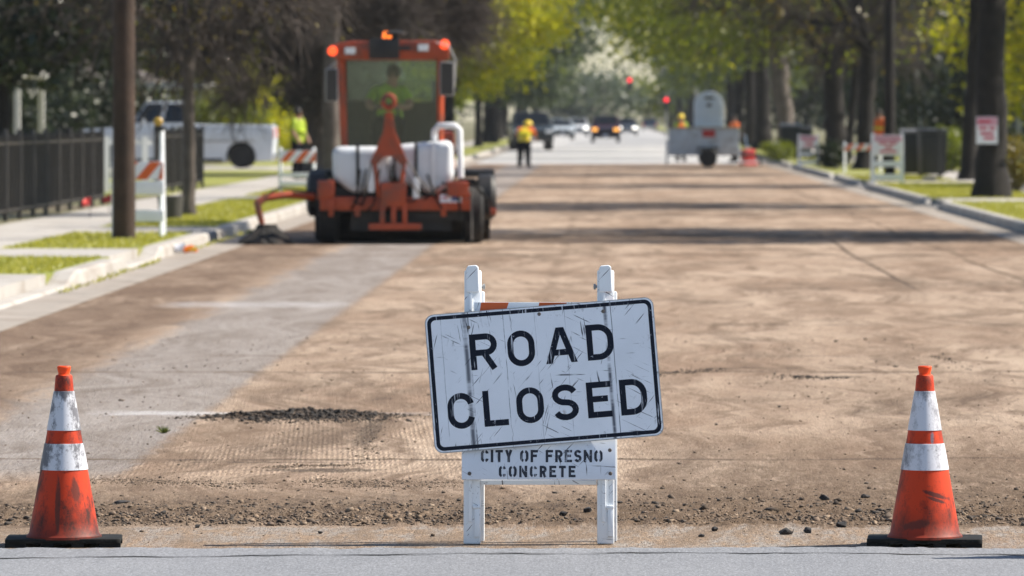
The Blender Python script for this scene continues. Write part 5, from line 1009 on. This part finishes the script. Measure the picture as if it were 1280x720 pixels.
for i, Y_ in enumerate((335, 372, 412, 455, 500, 550, 610)):
    tree('%s tree in the far row beyond the toilet trailer' % ('leafy green' if i % 2 else 'pale grey green'), 7.8+.3*(i % 2), Y_, .3, 4.0, (.9+.5*(i % 3), 0, 7.4), (4.2, 6, 4.3), M['leaf_green' if i % 2 else 'leaf_grey'], 4200, 30+i, lsize=.26, zmin=3.2, group='far trees on the trailer side')
# --- right-hand yards
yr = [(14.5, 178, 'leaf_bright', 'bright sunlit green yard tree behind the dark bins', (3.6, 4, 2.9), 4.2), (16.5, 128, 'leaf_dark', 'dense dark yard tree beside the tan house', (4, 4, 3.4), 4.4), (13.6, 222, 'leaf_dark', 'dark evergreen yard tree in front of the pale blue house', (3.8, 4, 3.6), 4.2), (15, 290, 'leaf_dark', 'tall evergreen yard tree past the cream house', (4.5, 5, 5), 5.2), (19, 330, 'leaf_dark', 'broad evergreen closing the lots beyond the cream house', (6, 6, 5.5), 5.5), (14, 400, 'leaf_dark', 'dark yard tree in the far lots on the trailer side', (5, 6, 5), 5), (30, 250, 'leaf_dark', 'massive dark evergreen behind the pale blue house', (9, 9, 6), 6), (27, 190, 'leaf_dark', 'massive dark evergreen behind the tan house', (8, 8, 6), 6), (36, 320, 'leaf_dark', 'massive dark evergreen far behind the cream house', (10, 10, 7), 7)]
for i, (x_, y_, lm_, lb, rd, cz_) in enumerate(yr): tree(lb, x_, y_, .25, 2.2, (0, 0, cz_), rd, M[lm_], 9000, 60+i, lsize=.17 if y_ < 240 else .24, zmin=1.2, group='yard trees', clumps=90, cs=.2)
# --- left-hand parkway
tree('slim street tree with upswept bare limbs by the trash can', X(236, 90), 90, .105, 2.55, (-.1, .3, 5.2), (2.6, 2.4, 2.6), M['leaf_bud'], 900, 41, M['palebark'], bare=1100, lsize=.07, zmin=2.6, nlimb=6)
tree('large bare purple-brown tree with pale forked trunk behind the sweeper', X(392, 152), 152, .3, 1.7, (.2, .5, 5.2), (4.4, 4.0, 3.4), M['leaf_bud'], 250, 42, M['palebark'], bare=9000, zmin=2.3, nlimb=8, lean=(.1, 0), lsize=.08)
tree('straight grey trunked tree standing just behind the sweeper cab', X(414, 128), 128, .19, 5.0, (.3, 0, 8.2), (4.2, 4, 3), M['leaf_bud'], 700, 43, M['palebark'], bare=1800, zmin=4.4)
tree('bright lime green street tree with low sunlit boughs over the kerb', X(560, 232), 232, .3, 2.6, (1.55, 0, 5.6), (3.2, 3.6, 3.3), M['leaf_bright'], 13000, 44, lsize=.15, zmin=1.9, clumps=110, cs=.15, nlimb=9)
tree('green street tree shaded behind the lime green one', X(556, 262), 262, .26, 2.8, (1., 0, 6.2), (3.6, 4, 3.6), M['leaf_green'], 9000, 45, lsize=.17, zmin=2.4, clumps=90)
tree('grey green gum tree hanging over the waiting cars', X(612, 335), 335, .4, 3.4, (2.5, 0, 7.6), (4.0, 5, 5.6), M['leaf_grey'], 12000, 46, lsize=.2, zmin=2.6, clumps=110, nlimb=9)
tree('slim dark tree between the lime green tree and the dark truck', X(598, 300), 300, .2, 3.2, (.8, 0, 6.2), (3, 3, 3), M['leaf_green'], 4500, 47, lsize=.18, zmin=3.0)
for i, Y_ in enumerate((378, 420, 465, 515, 570, 625)):
    tree('%s tree in the far row above the waiting cars' % ('pale grey green' if i % 2 else 'leafy green'), -7.2-.3*(i % 2), Y_, .3, 3.8, (-.7-.3*(i % 3), 0, 7.6), (4.3, 6, 4.8), M['leaf_grey' if i % 2 else 'leaf_green'], 4200, 80+i, lsize=.26, zmin=3.0, group='far trees above the waiting cars')
# --- left-hand yards
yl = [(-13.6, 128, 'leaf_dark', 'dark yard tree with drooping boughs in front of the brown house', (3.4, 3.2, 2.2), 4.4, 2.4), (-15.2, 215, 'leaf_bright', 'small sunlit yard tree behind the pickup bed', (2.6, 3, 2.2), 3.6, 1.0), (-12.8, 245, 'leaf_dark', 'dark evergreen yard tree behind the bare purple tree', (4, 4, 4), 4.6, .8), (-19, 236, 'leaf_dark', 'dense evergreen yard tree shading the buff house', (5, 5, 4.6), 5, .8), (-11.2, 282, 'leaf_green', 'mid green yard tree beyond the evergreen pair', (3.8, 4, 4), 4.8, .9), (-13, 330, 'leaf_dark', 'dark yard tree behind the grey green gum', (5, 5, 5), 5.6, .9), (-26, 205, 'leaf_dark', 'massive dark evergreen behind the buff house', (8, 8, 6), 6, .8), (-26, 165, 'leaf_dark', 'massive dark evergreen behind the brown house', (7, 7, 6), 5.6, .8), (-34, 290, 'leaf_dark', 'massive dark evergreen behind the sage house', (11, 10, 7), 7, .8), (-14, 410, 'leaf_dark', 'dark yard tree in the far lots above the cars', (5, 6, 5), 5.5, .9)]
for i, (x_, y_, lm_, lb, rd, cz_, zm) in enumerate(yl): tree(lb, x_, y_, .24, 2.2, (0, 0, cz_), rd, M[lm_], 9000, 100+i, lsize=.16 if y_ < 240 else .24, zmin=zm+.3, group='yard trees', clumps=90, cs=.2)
# --- shrubs
def shrub(label, x, y, rd, lm_, n_, seed, ls=.06):
    r = np.random.default_rng(seed); o = empty('shrub', (x, y, LAWN), 0, label, 'shrub', 'shrubs beside the street'); mb = MB()
    tips = [(r.normal()*rd[0]*.5, r.normal()*rd[1]*.5, rd[2]*r.uniform(1., 1.9)) for _ in range(12)]
    for t in tips: mb.tube([(0, 0, 0), (t[0]*.4, t[1]*.4, t[2]*.5), t], [.025, .018, .008], 5)
    mb.build('stems', M['bark'], o); P = r.normal(size=(n_, 3)); P /= np.linalg.norm(P, axis=1, keepdims=True); P *= r.uniform(.4, 1.1, (n_, 1))**.6*(1+.25*np.sin(P[:, :1]*5+P[:, 1:2]*7)); P = P*np.array(rd)+np.array([0, 0, rd[2]]); P = P[P[:, 2] > .02]
    V = leaves(P, ls, r); f_ = np_mesh('foliage', V, np.arange(len(V)).reshape(-1, 4), lm_, o); f_['kind'] = 'stuff'
shrub('yellow leaved shrub at the foot of the thick noticed trunk', X(1273, 118), 118, (.55, .6, .55), M['leaf_bud'], 1500, 1)
shrub('dark clipped shrub between the two notice stands', X(1040, 170), 170, (.5, .6, .4), M['leaf_dark'], 1600, 2); shrub('low green shrub by the smaller notice stand', X(972, 200), 200, (.6, .8, .35), M['leaf_green'], 1200, 3)
shrub('rounded green bush on the far side of the sidewalk near the bins', X(1185, 160), 160, (1.2, 1., .6), M['leaf_green'], 2500, 4, .08)
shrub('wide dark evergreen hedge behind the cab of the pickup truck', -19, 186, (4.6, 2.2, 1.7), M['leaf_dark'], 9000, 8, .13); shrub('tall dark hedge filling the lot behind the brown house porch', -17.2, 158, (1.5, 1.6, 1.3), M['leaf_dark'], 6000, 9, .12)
shrub('sunlit green bush beyond the tail of the pickup truck', X(335, 200), 200, (1.4, 1.3, .9), M['leaf_bright'], 3000, 6, .09); shrub('long green bush beside the far fence line', X(270, 196), 196, (1.8, 1.2, 1.2), M['leaf_green'], 3500, 7, .09)

# ------------------------------------------------------------------ signals at the far crossing, and the end of the street
def signal_head(o, x_, y_, z_):
    h_ = B('signal_head', M['sigblack'], o, (x_, y_, z_), (.4, .28, 1.1), bevel=.03)
    for i, m_ in enumerate((M['redlit'], M['sigblack'], M['sigblack'])): MB().lathe([(0, -.16), (.15, -.155), (.15, -.13), (0, -.13)], 16, 'y', (x_, y_, z_+.34-.34*i)).build('lens', m_, h_)
SGY = 470; s1 = empty('traffic_signal', (7.4, SGY, 0), 0, 'traffic signal on a mast arm over the street showing red', 'traffic signal', 'traffic signals')
zz = AT(787, 100, SGY); MB().tube([(0, 0, 0), (0, 0, 6.2)], [.13, .1], 10).build('mast', M['greypaint'], s1); MB().tube([(0, 0, 5.4), (-3, 0, 5.75), (zz.x-7.4-.4, 0, 5.85)], [.08, .06, .05], 8).build('mast_arm', M['greypaint'], s1); signal_head(s1, zz.x-7.4, -.12, zz.z-.34)
q = AT(832, 125, SGY); s2 = empty('traffic_signal', (q.x, SGY-6, 0), 0, 'low pole mounted traffic signal at the kerb showing red', 'traffic signal', 'traffic signals'); MB().tube([(0, .2, 0), (0, .2, 3.6)], .07, 10).build('mast', M['greypaint'], s2); signal_head(s2, 0, 0, q.z-.34)
for i in range(11):
    x_ = -46+i*9+random.uniform(-2, 2); tree('%s hazy tree in the belt that closes the end of the street' % ('grey green' if i % 2 else 'fresh green'), x_, 700+random.uniform(-15, 15), .35, 3, (0, 0, 8.0 if abs(x_) > 10 else 3.9), (6.5, 6, 4.6 if abs(x_) > 10 else 2.8), M['leaf_grey' if i % 2 else 'leaf_green'], 3500, 200+i, lsize=.4, zmin=1.2, group='tree belt at the end of the street', cs=.22)

# ------------------------------------------------------------------ warm spring haze
hm, ht, hp = newmat('haze'); ht.nodes.remove(hp); pv = ht.nodes.new('ShaderNodeVolumePrincipled'); pv.inputs['Color'].default_value = (.86, .92, 1, 1); pv.inputs['Density'].default_value = .00009; pv.inputs['Anisotropy'].default_value = .1
ht.links.new(pv.outputs[0], ht.nodes['Material Output'].inputs['Volume'])
hz = MB().box((0, 355, 8.5), (190, 830, 20)).build('haze', hm); tag(hz, 'thin pale blue haze over the whole street', 'haze', kind='stuff')
